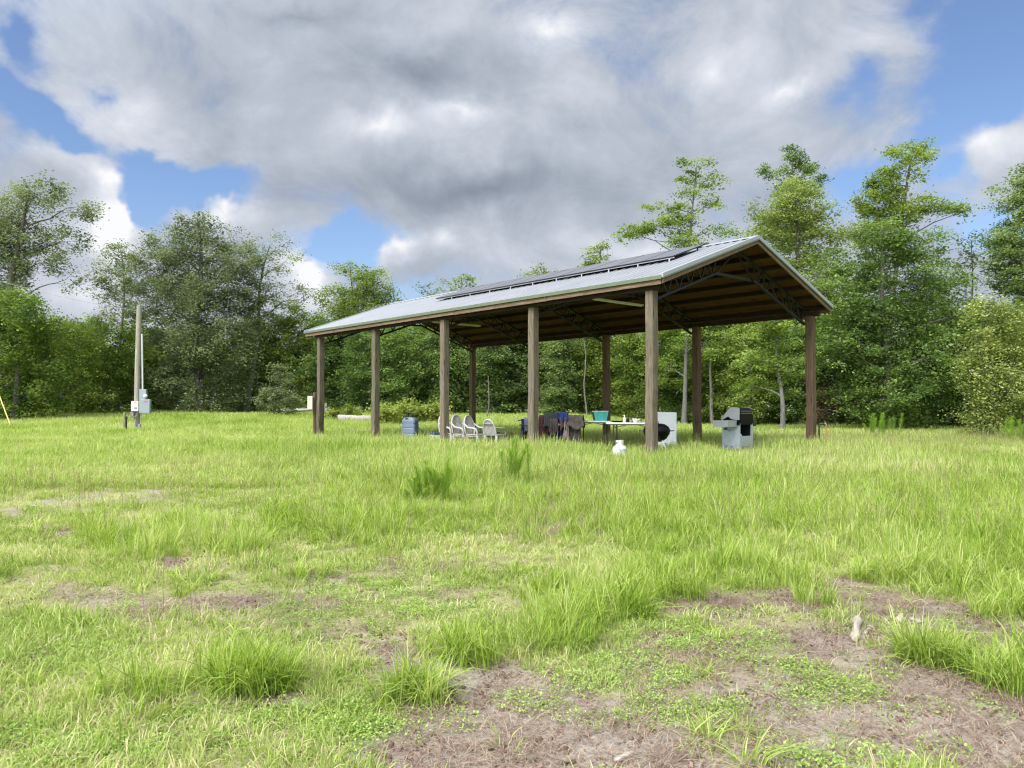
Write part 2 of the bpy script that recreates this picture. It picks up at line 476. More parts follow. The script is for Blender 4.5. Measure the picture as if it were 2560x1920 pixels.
lin = lambda *c: tuple((((x / 255 + .055) / 1.055) ** 2.4 if x > 10 else x / 255 / 12.92) / 2 ** EV for x in c)
cc = wt.ramp(B, [(.0, lin(136, 145, 158)), (.28, lin(158, 167, 181)), (.55, lin(188, 196, 209)), (.80, lin(222, 227, 237)), (1, lin(252, 253, 255))])
skc = wt.n('ShaderNodeVectorMath', operation='MULTIPLY'); wt.l(sky.outputs[0], skc.inputs[0]); skc.inputs[1].default_value = (.80, .83, .92)
tot = wt.n('ShaderNodeVectorMath', operation='SCALE'); wt.l(skc.outputs[0], tot.inputs[0]); tot.inputs['Scale'].default_value = .10 * .92
# clouds are divided by the background strength so that both share one strength
cs = wt.n('ShaderNodeVectorMath', operation='SCALE'); wt.l(cc, cs.inputs[0]); cs.inputs['Scale'].default_value = 1.0
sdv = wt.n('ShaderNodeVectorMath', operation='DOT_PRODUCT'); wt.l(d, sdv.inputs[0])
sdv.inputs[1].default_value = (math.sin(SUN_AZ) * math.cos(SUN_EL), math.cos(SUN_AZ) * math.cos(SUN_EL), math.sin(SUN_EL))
fill_glow = wt.math('POWER', wt.math('MAXIMUM', sdv.outputs['Value'], 0.0), 1.5)      # added fill: clouds around the veiled sun, behind camera, brightened to soften contrast
wt.l(wt.math('MULTIPLY_ADD', fill_glow, 5.0, 1.0), cs.inputs['Scale'])
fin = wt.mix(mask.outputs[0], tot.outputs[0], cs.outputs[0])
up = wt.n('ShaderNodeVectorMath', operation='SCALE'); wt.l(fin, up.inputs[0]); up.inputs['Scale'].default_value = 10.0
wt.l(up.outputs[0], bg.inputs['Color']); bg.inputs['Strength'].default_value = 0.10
wt.l(bg.outputs[0], wo.inputs[0])
world.cycles.sampling_method = 'MANUAL'; world.cycles.sample_map_resolution = 512

sl = bpy.data.lights.new('sun', 'SUN'); sl.energy = 2.9; sl.angle = R(26); sl.color = (1, .965, .90)
so = bpy.data.objects.new('sun', sl); COL.objects.link(so)
sd = Vector((math.sin(SUN_AZ) * math.cos(SUN_EL), math.cos(SUN_AZ) * math.cos(SUN_EL), math.sin(SUN_EL)))
so.rotation_euler = sd.to_track_quat('Z', 'Y').to_euler(); so.location = (-10, -10, 30)

cam = bpy.data.cameras.new('camera'); co = bpy.data.objects.new('camera', cam); COL.objects.link(co)
cam.sensor_width = 36; cam.lens = 36 * F / 2560; cam.clip_end = 3000; cam.clip_start = .05; sc.cycles.filter_width = 1.2
co.location = (0, 0, H); co.rotation_euler = (R(90) + PITCH, 0, 0)
sc.camera = co
sc.view_settings.view_transform = 'Standard'; sc.view_settings.look = 'None'; sc.view_settings.exposure = EV; sc.view_settings.gamma = 1
cy = sc.cycles
cy.max_bounces = 6; cy.diffuse_bounces = 3; cy.glossy_bounces = 2; cy.transmission_bounces = 4; cy.transparent_max_bounces = 4
cy.use_denoising = True; cy.caustics_reflective = False; cy.caustics_refractive = False
try: cy.denoiser = 'OPENIMAGEDENOISE'; cy.denoising_prefilter = 'ACCURATE'
except Exception: pass

# ------------------------------------------------------------------ ground
BARE = [(1900, 1690, 430, 110, .62), (2300, 1580, 280, 60, .7), (1750, 1890, 520, 80, .75), (2150, 1800, 300, 120, .66), (650, 1530, 300, 50, .26), (1210, 1790, 300, 150, 1), (1030, 1850, 190, 90, .9), (970, 1650, 80, 60, .8), (1330, 1880, 340, 90, .9), (1560, 1830, 150, 90, .7), (1930, 1640, 200, 70, .75), (2080, 1500, 170, 50, .85),
        (2350, 1800, 260, 130, 1), (2520, 1860, 180, 130, 1), (1780, 1525, 150, 32, .7), (2370, 1535, 110, 32, .9), (690, 1740, 90, 22, .7), (360, 1760, 70, 20, .4), (230, 1485, 110, 26, .5), (380, 1530, 90, 24, .6),
        (600, 1510, 90, 26, .55), (435, 1415, 45, 18, .85), (130, 1652, 60, 16, .7), (38, 1288, 30, 11, .9), (200, 1335, 60, 18, .8), (795, 1445, 80, 20, .6), (1060, 1480, 140, 24, .35), (180, 1262, 130, 22, .40),
        (330, 1240, 110, 20, .5), (490, 1146, 75, 14, .8), (1380, 1310, 120, 28, .45), (2160, 1590, 90, 26, .8), (1850, 1800, 200, 100, .45), (2540, 1560, 60, 60, .6), (10, 1055, 60, 10, .7), (870, 1560, 160, 24, .4),
        (1480, 1118, 110, 7, .8), (1120, 1108, 80, 6, .6), (1800, 1135, 60, 6, .7), (1700, 1128, 60, 5, .6)]
TALL = [(430, 1365, 220, 50, 1), (800, 1325, 260, 45, .8), (1010, 1300, 200, 40, .6), (560, 1680, 190, 50, .8), (650, 1712, 80, 30, 1), (330, 1730, 150, 50, .6), (1040, 1735, 80, 26, 1), (1140, 1635, 70, 26, 1), (1270, 1620, 80, 30, .9),
        (1500, 1520, 180, 50, 1), (1390, 1570, 120, 50, 1), (1650, 1470, 170, 50, 1), (1820, 1440, 140, 40, 1), (2310, 1640, 80, 22, .7), (2450, 1680, 75, 20, .6), (2530, 1705, 50, 20, .5), (2400, 1400, 300, 90, 1), (2500, 1520, 100, 50, .9),
        (2230, 1430, 60, 22, 1), (2010, 1500, 60, 26, .9), (1950, 1260, 800, 130, .9), (1500, 1150, 900, 40, .8), (700, 1150, 500, 30, .45), (1250, 1220, 400, 60, .6), (1350, 1180, 260, 40, .7), (1560, 1700, 40, 20, .4), (750, 1440, 60, 16, .6), (530, 1125, 30, 12, .9), (930, 1250, 140, 30, .5), (1980, 1040, 700, 22, .8)]

def ell(x, y, lst):
    y = np.maximum(y, 1.0)
    u = CU + F * x / y; v = HOR + F * H / y
    wob = 26 * np.sin(x * 5.1 + y * 2.3) + 18 * np.sin(x * 11.7 - y * 6.1 + 1.0)
    f = np.zeros_like(u)
    for (a, b, ra, rb, w) in lst:
        dd = ((u + wob * ra / 150 - a) / ra) ** 2 + ((v + wob * .35 * rb / 40 - b) / rb) ** 2
        f = np.maximum(f, w * sstep(1.35, .45, dd))
    return f

def vnoise(x, y, s, seed):
    """cheap smooth noise 0..1 on arrays"""
    r = np.random.default_rng(seed); T = r.random((64, 64))
    X = x / s; Y = y / s
    i = np.floor(X).astype(int); j = np.floor(Y).astype(int); fx = X - i; fy = Y - j
    fx = fx * fx * (3 - 2 * fx); fy = fy * fy * (3 - 2 * fy)
    g = lambda a, b: T[a % 64, b % 64]
    return (g(i, j) * (1 - fx) + g(i + 1, j) * fx) * (1 - fy) + (g(i, j + 1) * (1 - fx) + g(i + 1, j + 1) * fx) * fy

def bare_f(x, y):
    e = ell(x, y, BARE)
    n = .6 * vnoise(x, y, .45, 3) + .4 * vnoise(x, y, .17, 4)
    return np.clip(e * 1.15 + (n - .5) * .9 * (e > .02) + (n > .74) * .35 * (y < 16), 0, 1)

def ground_mat():
    m, t, out = new_mat('meadow_ground')
    b = t.n('ShaderNodeBsdfPrincipled'); geo = t.n('ShaderNodeNewGeometry'); p = geo.outputs['Position']
    at = t.n('ShaderNodeAttribute', attribute_name='bare'); md = t.n('ShaderNodeAttribute', attribute_name='far')
    n1 = t.noise(p, .9, 6, .6); n2 = t.noise(p, 7, 6, .65); n3 = t.noise(p, 45, 4, .7); n4 = t.noise(p, 160, 3, .7)
    straw = t.mix(t.math('MULTIPLY_ADD', n3, 2.4, -.7, clamp=True), (.112, .088, .064), (.330, .275, .208))
    sand = t.mix(n3, (.235, .212, .185), (.480, .445, .400))
    soil = t.mix(t.math('MULTIPLY_ADD', t.math('ADD', t.math('MULTIPLY', n2, .4), t.math('MULTIPLY', n1, .6)), 6.0, -2.75, clamp=True), straw, sand)
    dark = t.math('MULTIPLY_ADD', n4, 6, -3.2, clamp=True)
    soil = t.mix(dark, soil, (.05, .038, .028))
    thatch = t.mix(t.math('MULTIPLY_ADD', n3, 2.2, -.6, clamp=True), (.15, .15, .06), (.33, .31, .15))
    green = t.mix(n1, (.22, .27, .07), (.33, .37, .12))
    thatch = t.mix(md.outputs['Fac'], thatch, green)
    c = t.mix(at.outputs['Fac'], thatch, soil)
    t.l(c, b.inputs['Base Color']); b.inputs['Roughness'].default_value = .95; b.inputs['Specular IOR Level'].default_value = .15
    bp = t.n('ShaderNodeBump'); bp.inputs['Strength'].default_value = .7; bp.inputs['Distance'].default_value = .03
    t.l(t.math('ADD', n2, t.math('MULTIPLY', n3, .4)), bp.inputs['Height']); t.l(bp.outputs[0], b.inputs['Normal'])
    t.l(b.outputs[0], out.inputs[0]); return m

def axis(lo, hi, d0, grow, c=0.0):
    a = [c]; s = d0
    while a[-1] < hi: a.append(a[-1] + s); s *= grow
    b = [c]; s = d0
    while b[-1] > lo: b.append(b[-1] - s); s *= grow
    return np.array(sorted(set(a + b)))
gx = axis(-900, 900, .07, 1.022); gy = axis(-60, 1500, .06, 1.020, 3.0)
X, Yg = np.meshgrid(gx, gy)
Z = gz(X, Yg)
nx, ny = len(gx), len(gy)
ii = (np.arange(ny - 1)[:, None] * nx + np.arange(nx - 1)[None]).ravel()
Q = np.stack([ii, ii + 1, ii + nx + 1, ii + nx], 1)
bf = bare_f(X.ravel(), Yg.ravel()); ff = sstep(9, 26, Yg.ravel())
me = np_mesh('ground', np.stack([X, Yg, Z], -1).reshape(-1, 3), Q, ground_mat(), dict(bare=bf, far=ff), smooth=True)
tag(link('ground', me), 'rough open meadow ground with grey sandy bare patches under the grass', 'ground', kind='structure')

# ------------------------------------------------------------------ grass
def blades(n, rad, lmin, lmax, w, lean=.5, curl=1.0, seed=0, clump=1.0, flat=False):
    r = np.random.default_rng(seed)
    an = r.random(n) * 6.283; rr = rad * np.sqrt(r.random(n)) * clump
    bx, by = rr * np.cos(an), rr * np.sin(an)
    da = an + r.normal(0, .9, n)
    L = lmin + (lmax - lmin) * r.random(n) ** 1.3
    le = lean * (.25 + r.random(n)) * (0.6 + .5 * rr / max(rad, 1e-6))
    ss = np.array([0, .38, .72, 1.0]); ww = np.array([.75, 1.0, .7, .04])
    V = np.zeros((n, 4, 2, 3))
    for k, s in enumerate(ss):
        hd = L * le * s ** (1 + curl)
        zz = L * s * np.sqrt(np.maximum(.05, 1 - (le * s * .85) ** 2)) - L * .12 * le * s ** 3 * 2
        if flat: hd = L * s; zz = .004 + .012 * np.sin(s * 3.1) + r.random(n) * .012
        cx = bx + hd * np.cos(da); cyy = by + hd * np.sin(da)
        tw = da + 1.571 + (r.random(n) - .5) * .4 * (k > 0)
        hw = w * (.6 + .8 * ((np.arange(n) * 7919) % 100) / 100) * ww[k] / 2
        V[:, k, 0] = np.stack([cx + hw * np.cos(tw), cyy + hw * np.sin(tw), zz], -1)
        V[:, k, 1] = np.stack([cx - hw * np.cos(tw), cyy - hw * np.sin(tw), zz], -1)
    V = V.reshape(n * 8, 3)
    o = (np.arange(n) * 8)[:, None, None]
    q = np.array([[0, 1, 3, 2], [2, 3, 5, 4], [4, 5, 7, 6]])[None]
    tint = np.repeat(r.random(n) * .9 + .05, 8)
    return V, (o + q).reshape(-1, 4), tint

def leaflets(n, rad, h, size, seed):
    r = np.random.default_rng(seed)
    an = r.random(n) * 6.283; rr = rad * np.sqrt(r.random(n))
    c = np.stack([rr * np.cos(an), rr * np.sin(an), h * (.15 + .85 * r.random(n)) * (1 - .4 * rr / rad)], -1)
    da = r.random(n) * 6.283; up = r.normal(.15, .35, n)
    ax = np.stack([np.cos(da), np.sin(da), up], -1); sd = np.stack([-np.sin(da), np.cos(da), r.normal(0, .3, n)], -1)
    s = size * (.6 + .8 * r.random(n))[:, None]
    V = np.stack([c, c + ax * s * .5 + sd * s * .3, c + ax * s, c + ax * s * .5 - sd * s * .3], 1).reshape(-1, 3)
    Q = np.arange(n * 4).reshape(-1, 4)
    return V, Q, np.repeat(r.random(n), 4)

def cat_arr(parts):
    V = []; Q = []; T = []; o = 0
    for v, q, t in parts:
        V.append(v); Q.append(q + o); T.append(t); o += len(v)
    return np.concatenate(V), np.concatenate(Q), np.concatenate(T)

G_near = leaf_mat('grass_blade', (.165, .240, .042), (.430, .520, .150), .45, patch=.62, yellow=(.62, .55, .33), wscale=.9)
G_tall = leaf_mat('grass_tall', (.145, .230, .028), (.395, .505, .110), .45, patch=.34, yellow=(.54, .56, .24), wscale=.5)
G_far = leaf_mat('grass_far', (.185, .275, .042), (.425, .515, .145), .45, patch=.48, yellow=(.56, .53, .27), wscale=.22)
G_weed = leaf_mat('weed_leaf', (.190, .300, .050), (.440, .560, .170), .42, patch=.3)
G_straw = leaf_mat('straw_needle', (.125, .080, .056), (.430, .335, .250), .15, patch=.3)
G_stalk = leaf_mat('seed_stalk', (.130, .150, .045), (.340, .290, .150), .3, patch=.3)

def proto_set(name, arrs, mat):
    c = bpy.data.collections.new(name)
    for i, (V, Q, T) in enumerate(arrs):
        o = bpy.data.objects.new('%s_%02d' % (name, i), np_mesh(name, V, Q, mat, dict(tint=T)))
        c.objects.link(o)
    return c

def scatter(name, col, pts, rot, scl, idx, label, cat):
    me = bpy.data.meshes.new(name)
    me.vertices.add(len(pts)); me.vertices.foreach_set('co', np.asarray(pts, np.float32).ravel())
    a = me.attributes.new('rot', 'FLOAT_VECTOR', 'POINT'); a.data.foreach_set('vector', np.asarray(rot, np.float32).ravel())
    a = me.attributes.new('scl', 'FLOAT_VECTOR', 'POINT'); a.data.foreach_set('vector', np.asarray(scl, np.float32).ravel())
    a = me.attributes.new('idx', 'INT', 'POINT'); a.data.foreach_set('value', np.asarray(idx, np.int32))
    o = link(name, me)
    g = bpy.data.node_groups.new(name + '_scatter', 'GeometryNodeTree')
    g.interface.new_socket('Geometry', in_out='INPUT', socket_type='NodeSocketGeometry')
    g.interface.new_socket('Geometry', in_out='OUTPUT', socket_type='NodeSocketGeometry')
    t = NT(g)
    gi = t.n('NodeGroupInput'); go = t.n('NodeGroupOutput')
    ci = t.n('GeometryNodeCollectionInfo'); ci.inputs['Collection'].default_value = col
    ci.inputs['Separate Children'].default_value = True; ci.inputs['Reset Children'].default_value = True
    ip = t.n('GeometryNodeInstanceOnPoints'); ip.inputs['Pick Instance'].default_value = True
    def attr(n, ty):
        x = t.n('GeometryNodeInputNamedAttribute', data_type=ty); x.inputs['Name'].default_value = n
        return [s for s in x.outputs if s.name == 'Attribute' and s.enabled][0]
    t.l(gi.outputs[0], ip.inputs['Points']); t.l(ci.outputs[0], ip.inputs['Instance'])
    t.l(attr('idx', 'INT'), ip.inputs['Instance Index']); t.l(attr('rot', 'FLOAT_VECTOR'), ip.inputs['Rotation']); t.l(attr('scl', 'FLOAT_VECTOR'), ip.inputs['Scale'])
    t.l(ip.outputs[0], go.inputs[0])
    md = o.modifiers.new('scatter', 'NODES'); md.node_group = g
    return tag(o, label, cat, kind='stuff')

def sample(n_per, y0, y1, margin=1.6, r=None):
    """random ground points, density per m2, in the wedge the picture sees plus a margin"""
    r = r or rng
    hw = lambda y: .70 * y + margin
    area = (hw(y0) + hw(y1)) * (y1 - y0)
    n = int(area * n_per)
    y = np.sqrt(y0 * y0 + (y1 * y1 - y0 * y0) * r.random(n)) if y0 > 0 else y0 + (y1 - y0) * r.random(n)
    x = (r.random(n) * 2 - 1) * hw(y)
    return x, y

def place(x, y, s_lo, s_hi, nvar, tilt=.12, zs=None, r=None):
    r = r or rng
    n = len(x)
    pts = np.stack([x, y, gz(x, y) - .004], -1)
    rot = np.stack([r.normal(0, tilt, n), r.normal(0, tilt, n), r.random(n) * 6.283], -1)
    s = s_lo + (s_hi - s_lo) * r.random(n)
    z = s * (1 if zs is None else zs)
    return pts, rot, np.stack([s, s, z], -1), r.integers(0, nvar, n)

# clearings under the objects of the pavilion are kept trodden
def trod(x, y):
    th = math.atan2(.6646, .7472); c, s = math.cos(th), math.sin(th)
    lx = (x - 3.555) * c + (y - 19.5) * s; ly = -(x - 3.555) * s + (y - 19.5) * c
    return sstep(.3, 1.4, lx) * sstep(7.6, 6.2, lx) * sstep(-.2, 1.0, ly) * sstep(14.5, 12.5, ly)

THIN = [(760, 1500, 520, 110, .75), (250, 1480, 300, 60, .7), (1050, 1660, 180, 110, .6), (1750, 1620, 420, 90, .7), (2050, 1500, 220, 60, .7), (1000, 1420, 420, 60, .5), (250, 1270, 320, 60, .7), (1320, 1310, 200, 50, .6), (700, 1570, 200, 60, .4), (1400, 1850, 500, 100, .6), (2350, 1560, 160, 50, .7), (650, 1190, 420, 40, .4)]
low = proto_set('low_tuft', [blades(15, .055, .03, .10, .0042, 1.0 if s % 2 else .75, .8, s) for s in range(6)], G_near)
parts = []
for (dens, y0, y1, s0, s1) in ((700, 2.2, 4.5, .55, 1.25), (440, 4.5, 7.5, .7, 1.5), (230, 7.5, 13, 1.0, 1.9)):
    x, y = sample(dens, y0, y1)
    b = bare_f(x, y); th = ell(x, y, THIN)
    k = rng.random(len(x)) > b * 1.15
    k &= rng.random(len(x)) < (.30 + 1.1 * vnoise(x, y, .26, 11)) * (1 - .72 * th * (.3 + 1.2 * vnoise(x, y, .5, 13)))
    x, y, th = x[k], y[k], th[k]
    hh = (.42 + 1.05 * vnoise(x, y, .55, 12) ** 1.3) * (1 - .35 * th)
    parts.append(place(x, y, s0, s1, 6, .22, hh))
cat4 = lambda P: [np.concatenate([p[i] for p in P]) for i in range(4)]
scatter('grass', low, *cat4(parts), 'short yellowish green grass covering the open meadow', 'grass')

tallp = proto_set('tall_tuft', [blades(34, .075, .16, .42, .0060, .85, 1.3, 20 + s) for s in range(6)], G_tall)
parts = []
for (dens, y0, y1, s0, s1) in ((90, 2.4, 5, .45, .95), (74, 5, 8, .55, 1.05), (50, 8, 14, .75, 1.25)):
    x, y = sample(dens, y0, y1)
    t_ = ell(x, y, TALL); b = bare_f(x, y); n = vnoise(x, y, .5, 15); n2_ = vnoise(x, y, .28, 16)
    k = rng.random(len(x)) < np.clip(t_ * (.35 + 1.1 * n2_) + (n > .74) * .25 * (1 - t_), 0, 1) * (1 - .9 * b * (t_ < .6))
    x, y, t_ = x[k], y[k], t_[k]
    parts.append(place(x, y, s0, s1, 6, .16, (.40 + .62 * np.clip(t_, 0, 1.2)) * (.75 + .5 * vnoise(x, y, .35, 18))))
for (u, v, sc_, n) in [(2290, 1655, 1.0, 8), (2335, 1662, .95, 7), (2375, 1652, .9, 5), (2445, 1690, .85, 6), (2500, 1710, .8, 5), (2540, 1730, .75, 4), (1040, 1745, .95, 7), (1005, 1738, .8, 5), (1080, 1730, .8, 5), (640, 1722, 1.0, 8), (690, 1725, .95, 7), (590, 1715, .9, 6),
                       (2235, 1452, 1.1, 7), (2180, 1450, 1.0, 5), (2025, 1515, .8, 4), (1990, 1470, 1.1, 5), (1480, 1565, .95, 7), (1420, 1590, .92, 6), (1340, 1612, .85, 5), (1150, 1645, .95, 6), (1185, 1655, .8, 5), (1560, 1540, 1.1, 8), (1700, 1500, 1.15, 8), (2110, 1545, .6, 3), (820, 1440, .7, 4), (760, 1440, .6, 3), (400, 1725, .8, 5), (2560, 1690, 1.2, 6)]:
    Yc = H * F / (v - HOR); xc = (u - CU) / F * Yc
    parts.append(place(xc + rng.normal(0, .06, n) * Yc / 4, Yc + rng.normal(0, .05, n), .8 * sc_, 1.1 * sc_, 6, .16, np.full(n, .85)))
scatter('tall_grass', tallp, *cat4(parts), 'tall bright green grass clumps rising out of the short grass', 'grass')

CLEAR = [(1549, 1152, 60, 16, 1), (1190, 1122, 110, 12, 1), (1843, 1140, 90, 14, 1), (1640, 1150, 60, 14, .8), (1028, 1108, 40, 10, .8), (1400, 1122, 120, 8, .7), (1550, 1125, 120, 8, .7)]
farp = proto_set('far_tuft', [blades(34, .16, .12, .40, .0125, .75, 1.1, 40 + s) for s in range(5)], G_far)
parts = []
for (dens, y0, y1, s0, s1) in ((60, 13, 20, .7, 1.1), (34, 20, 32, .85, 1.35), (16, 32, 64, 1.1, 1.8)):
    x, y = sample(dens, y0, y1, 3)
    t_ = ell(x, y, TALL); b = bare_f(x, y) if y0 < 32 else np.zeros(len(x))
    tr = trod(x, y)
    k = rng.random(len(x)) > np.maximum(b * .9, tr * .55)
    x, y, t_, tr = x[k], y[k], t_[k], tr[k]
    cl = ell(x, y, CLEAR)
    parts.append(place(x, y, s0, s1, 5, .15, (.50 + .85 * np.clip(t_, 0, 1) * (.6 + .7 * vnoise(x, y, .9, 19)) + .35 * vnoise(x, y, 2.0, 17)) * (1 - .45 * tr) * (1 - .6 * cl)))
scatter('meadow_grass', farp, *cat4(parts), 'soft knee high meadow grass around and beyond the pavilion', 'grass')

weedp = proto_set('creeping_weed', [leaflets(150, .095, .045, .0115, 60 + s) for s in range(4)], G_weed)
WEED = [(1560, 1690, 150, 60, 1), (1440, 1760, 120, 60, .8), (2010, 1710, 140, 60, 1), (2080, 1860, 150, 60, 1), (1900, 1620, 120, 40, .5), (380, 1840, 420, 90, .8), (820, 1790, 160, 70, .8), (1700, 1590, 160, 40, .8), (150, 1600, 200, 60, .6), (950, 1500, 300, 60, .4),
        (1750, 1780, 100, 50, .6), (2290, 1900, 120, 40, .4)]
x, y = sample(210, 2.3, 7)
w_ = ell(x, y, WEED); k = rng.random(len(x)) < np.clip(w_ * (.25 + 1.1 * vnoise(x, y, .22, 21)) + .05, 0, 1)
scatter('ground_weeds', weedp, *place(x[k], y[k], .6, 1.25, 4, .1), 'creeping leafy green weeds spreading over the bare soil', 'weeds')

def twigs(seed):
    V, Q, T = blades(5, .10, .06, .20, .0055, .5, 0, seed, flat=True); return V, Q, T * .25
strawp = proto_set('straw_litter', [blades(34, .11, .04, .14, .0019, .5, 0, 80 + s, flat=True) for s in range(4)] + [twigs(90)], G_straw)
def clods(n, seed):
    r = np.random.default_rng(seed); V = []; Q = []; T = []; o = 0
    for i in range(n):
        c = np.array([r.normal(0, .07), r.normal(0, .07), .002]); q = .004 + .011 * r.random() ** 2
        k = np.arange(6) * 1.0472
        rings = [(0.9, -.4), (1.0, .1), (.7, .65), (.15, .9)]
        ring = np.concatenate([np.stack([np.cos(k) * a * q * r.uniform(.7, 1.3, 6), np.sin(k) * a * q * r.uniform(.7, 1.3, 6), np.full(6, b * q) * r.uniform(.7, 1.2, 6)], -1) for a, b in rings]) + c
        V.append(ring)
        Q += [[o + a * 6 + j, o + a * 6 + (j + 1) % 6, o + a * 6 + 6 + (j + 1) % 6, o + a * 6 + 6 + j] for a in range(3) for j in range(6)]
        T += [r.random() * .6] * 24; o += 24
    return np.concatenate(V), np.array(Q), np.array(T)
for i_, (arr_, mt_) in enumerate([(clods(14, 95), G_straw), (leaflets(9, .12, .014, .019, 96), G_straw)]):
    o_ = bpy.data.objects.new('straw_litter_%02d' % (5 + i_), np_mesh('litter', *arr_[:2], mt_, dict(tint=arr_[2] * .5))); strawp.objects.link(o_)
x, y = sample(360, 2.2, 9)
b = bare_f(x, y); k = rng.random(len(x)) < np.clip(b * 1.0, .10, .9)
scatter('pine_straw', strawp, *place(x[k], y[k], .6, 1.2, 7, .08), 'dry brown pine straw littering the bare ground', 'straw')

def stalks(n, seed):
    r = np.random.default_rng(seed); P_ = [blades(n, .10, .35, .75, .0032, .28, 1.5, seed)]
    V, Q, T = P_[0]
    tips = V.reshape(n, 8, 3)[:, 6]
    m = 9; c = np.repeat(tips, m, 0); h = np.tile(np.linspace(-.10, .01, m), n)
    c = c + np.stack([r.normal(0, .004, n * m), r.normal(0, .004, n * m), h], -1)
    da = r.random(n * m) * 6.28; ax = np.stack([np.cos(da) * .5, np.sin(da) * .5, np.ones(n * m)], -1) * .018; sd = np.stack([-np.sin(da), np.cos(da), np.zeros(n * m)], -1) * .004
    v2 = np.stack([c, c + ax * .5 + sd, c + ax, c + ax * .5 - sd], 1).reshape(-1, 3)
    return cat_arr([(V, Q, T), (v2, np.arange(n * m * 4).reshape(-1, 4), np.repeat(.6 + .4 * r.random(n * m), 4))])
stp = proto_set('seed_stalk', [stalks(5, 100 + s) for s in range(4)], G_stalk)
STK = [(700, 1330, 500, 80, .35), (300, 1260, 300, 60, .6), (1000, 1500, 500, 80, .22), (1400, 1330, 160, 50, 1), (2000, 1250, 700, 120, .35), (1700, 1850, 200, 90, .35), (520, 1500, 200, 60, .45), (700, 1230, 500, 60, .25), (1500, 1105, 350, 14, 1.0), (1450, 1860, 120, 60, .5), (2250, 1120, 400, 40, .8), (2200, 1330, 500, 100, .5), (1500, 1250, 300, 60, .5)]
x, y = sample(17, 2.6, 30)
e = ell(x, y, STK); k = rng.random(len(x)) < np.clip(e * .8 + .015, 0, 1)
scatter('seed_stalks', stp, *place(x[k], y[k], .6, 1.05, 4, .1), 'thin brownish seed stalks standing above the grass', 'grass')

# ------------------------------------------------------------------ trees
def tube_np(path, rad, sides=6):
    p = np.asarray(path, float); n = len(p); rad = np.asarray(rad, float)
    t = np.gradient(p, axis=0); t /= np.linalg.norm(t, axis=1, keepdims=True) + 1e-9
    ref = np.where(np.abs(t[:, 2:3]) < .92, np.array([[0, 0, 1.]]), np.array([[1., 0, 0]]))
    x = np.cross(t, ref); x /= np.linalg.norm(x, axis=1, keepdims=True) + 1e-9
    y = np.cross(t, x)
    an = np.arange(sides) * 2 * math.pi / sides
    V = p[:, None] + rad[:, None, None] * (x[:, None] * np.cos(an)[None, :, None] + y[:, None] * np.sin(an)[None, :, None])
    k = np.arange(sides); k2 = (k + 1) % sides
    Q = np.concatenate([np.stack([i * sides + k, i * sides + k2, (i + 1) * sides + k2, (i + 1) * sides + k], 1) for i in range(n - 1)])
    return V.reshape(-1, 3), Q

def curve(a, b, n, r, wob=.06, sag=0.0):
    a = np.asarray(a, float); b = np.asarray(b, float)
    s = np.linspace(0, 1, n)[:, None]; L = np.linalg.norm(b - a)
    p = a + (b - a) * s
    p = p + sum(np.sin(s * math.pi * h) * r.normal(0, wob * L / h ** 1.1, 3)[None] for h in (1, 2, 3))
    p[:, 2] += sag * L * np.sin(s[:, 0] * math.pi)
    return p

def crown_leaves(C, r, per, rc, size, flat=.5, droop=.1):
    """C (n,3) clump centres -> leaf quads"""
    n = len(C); N = n * per
    c = np.repeat(C, per, 0)
    off = r.normal(0, 1, (N, 3)) * np.array([rc * .55, rc * .55, rc * .55 * flat])
    tilt = np.repeat(r.normal(0, .25, (n, 2)), per, 0)
    off[:, 2] += off[:, 0] * tilt[:, 0] + off[:, 1] * tilt[:, 1] - droop * (off[:, 0] ** 2 + off[:, 1] ** 2) / rc
    p = c + off
    a = r.random(N) * 6.283
    ax = np.stack([np.cos(a), np.sin(a), r.normal(-.15, .45, N)], -1); ax /= np.linalg.norm(ax, axis=1, keepdims=True)
    nr = r.normal(0, .48, (N, 3)) + np.repeat(r.normal(0, .30, (n, 3)), per, 0); nr[:, 2] += 1.0
    sd = np.cross(ax, nr); sd /= np.linalg.norm(sd, axis=1, keepdims=True) + 1e-9
    s = (size * np.repeat(.75 + .5 * r.random(n), per) * (.5 + .95 * r.random(N) ** 1.4))[:, None]
    V = np.stack([p - ax * s * .5, p + sd * s * .30 - ax * s * .05, p + ax * s * .5, p - sd * s * .30 - ax * s * .05], 1).reshape(-1, 3)
    ct = np.repeat(r.random(n), per); tint = .72 * ct + .28 * r.random(N)
    return V, np.arange(N * 4).reshape(-1, 4), np.repeat(tint, 4)

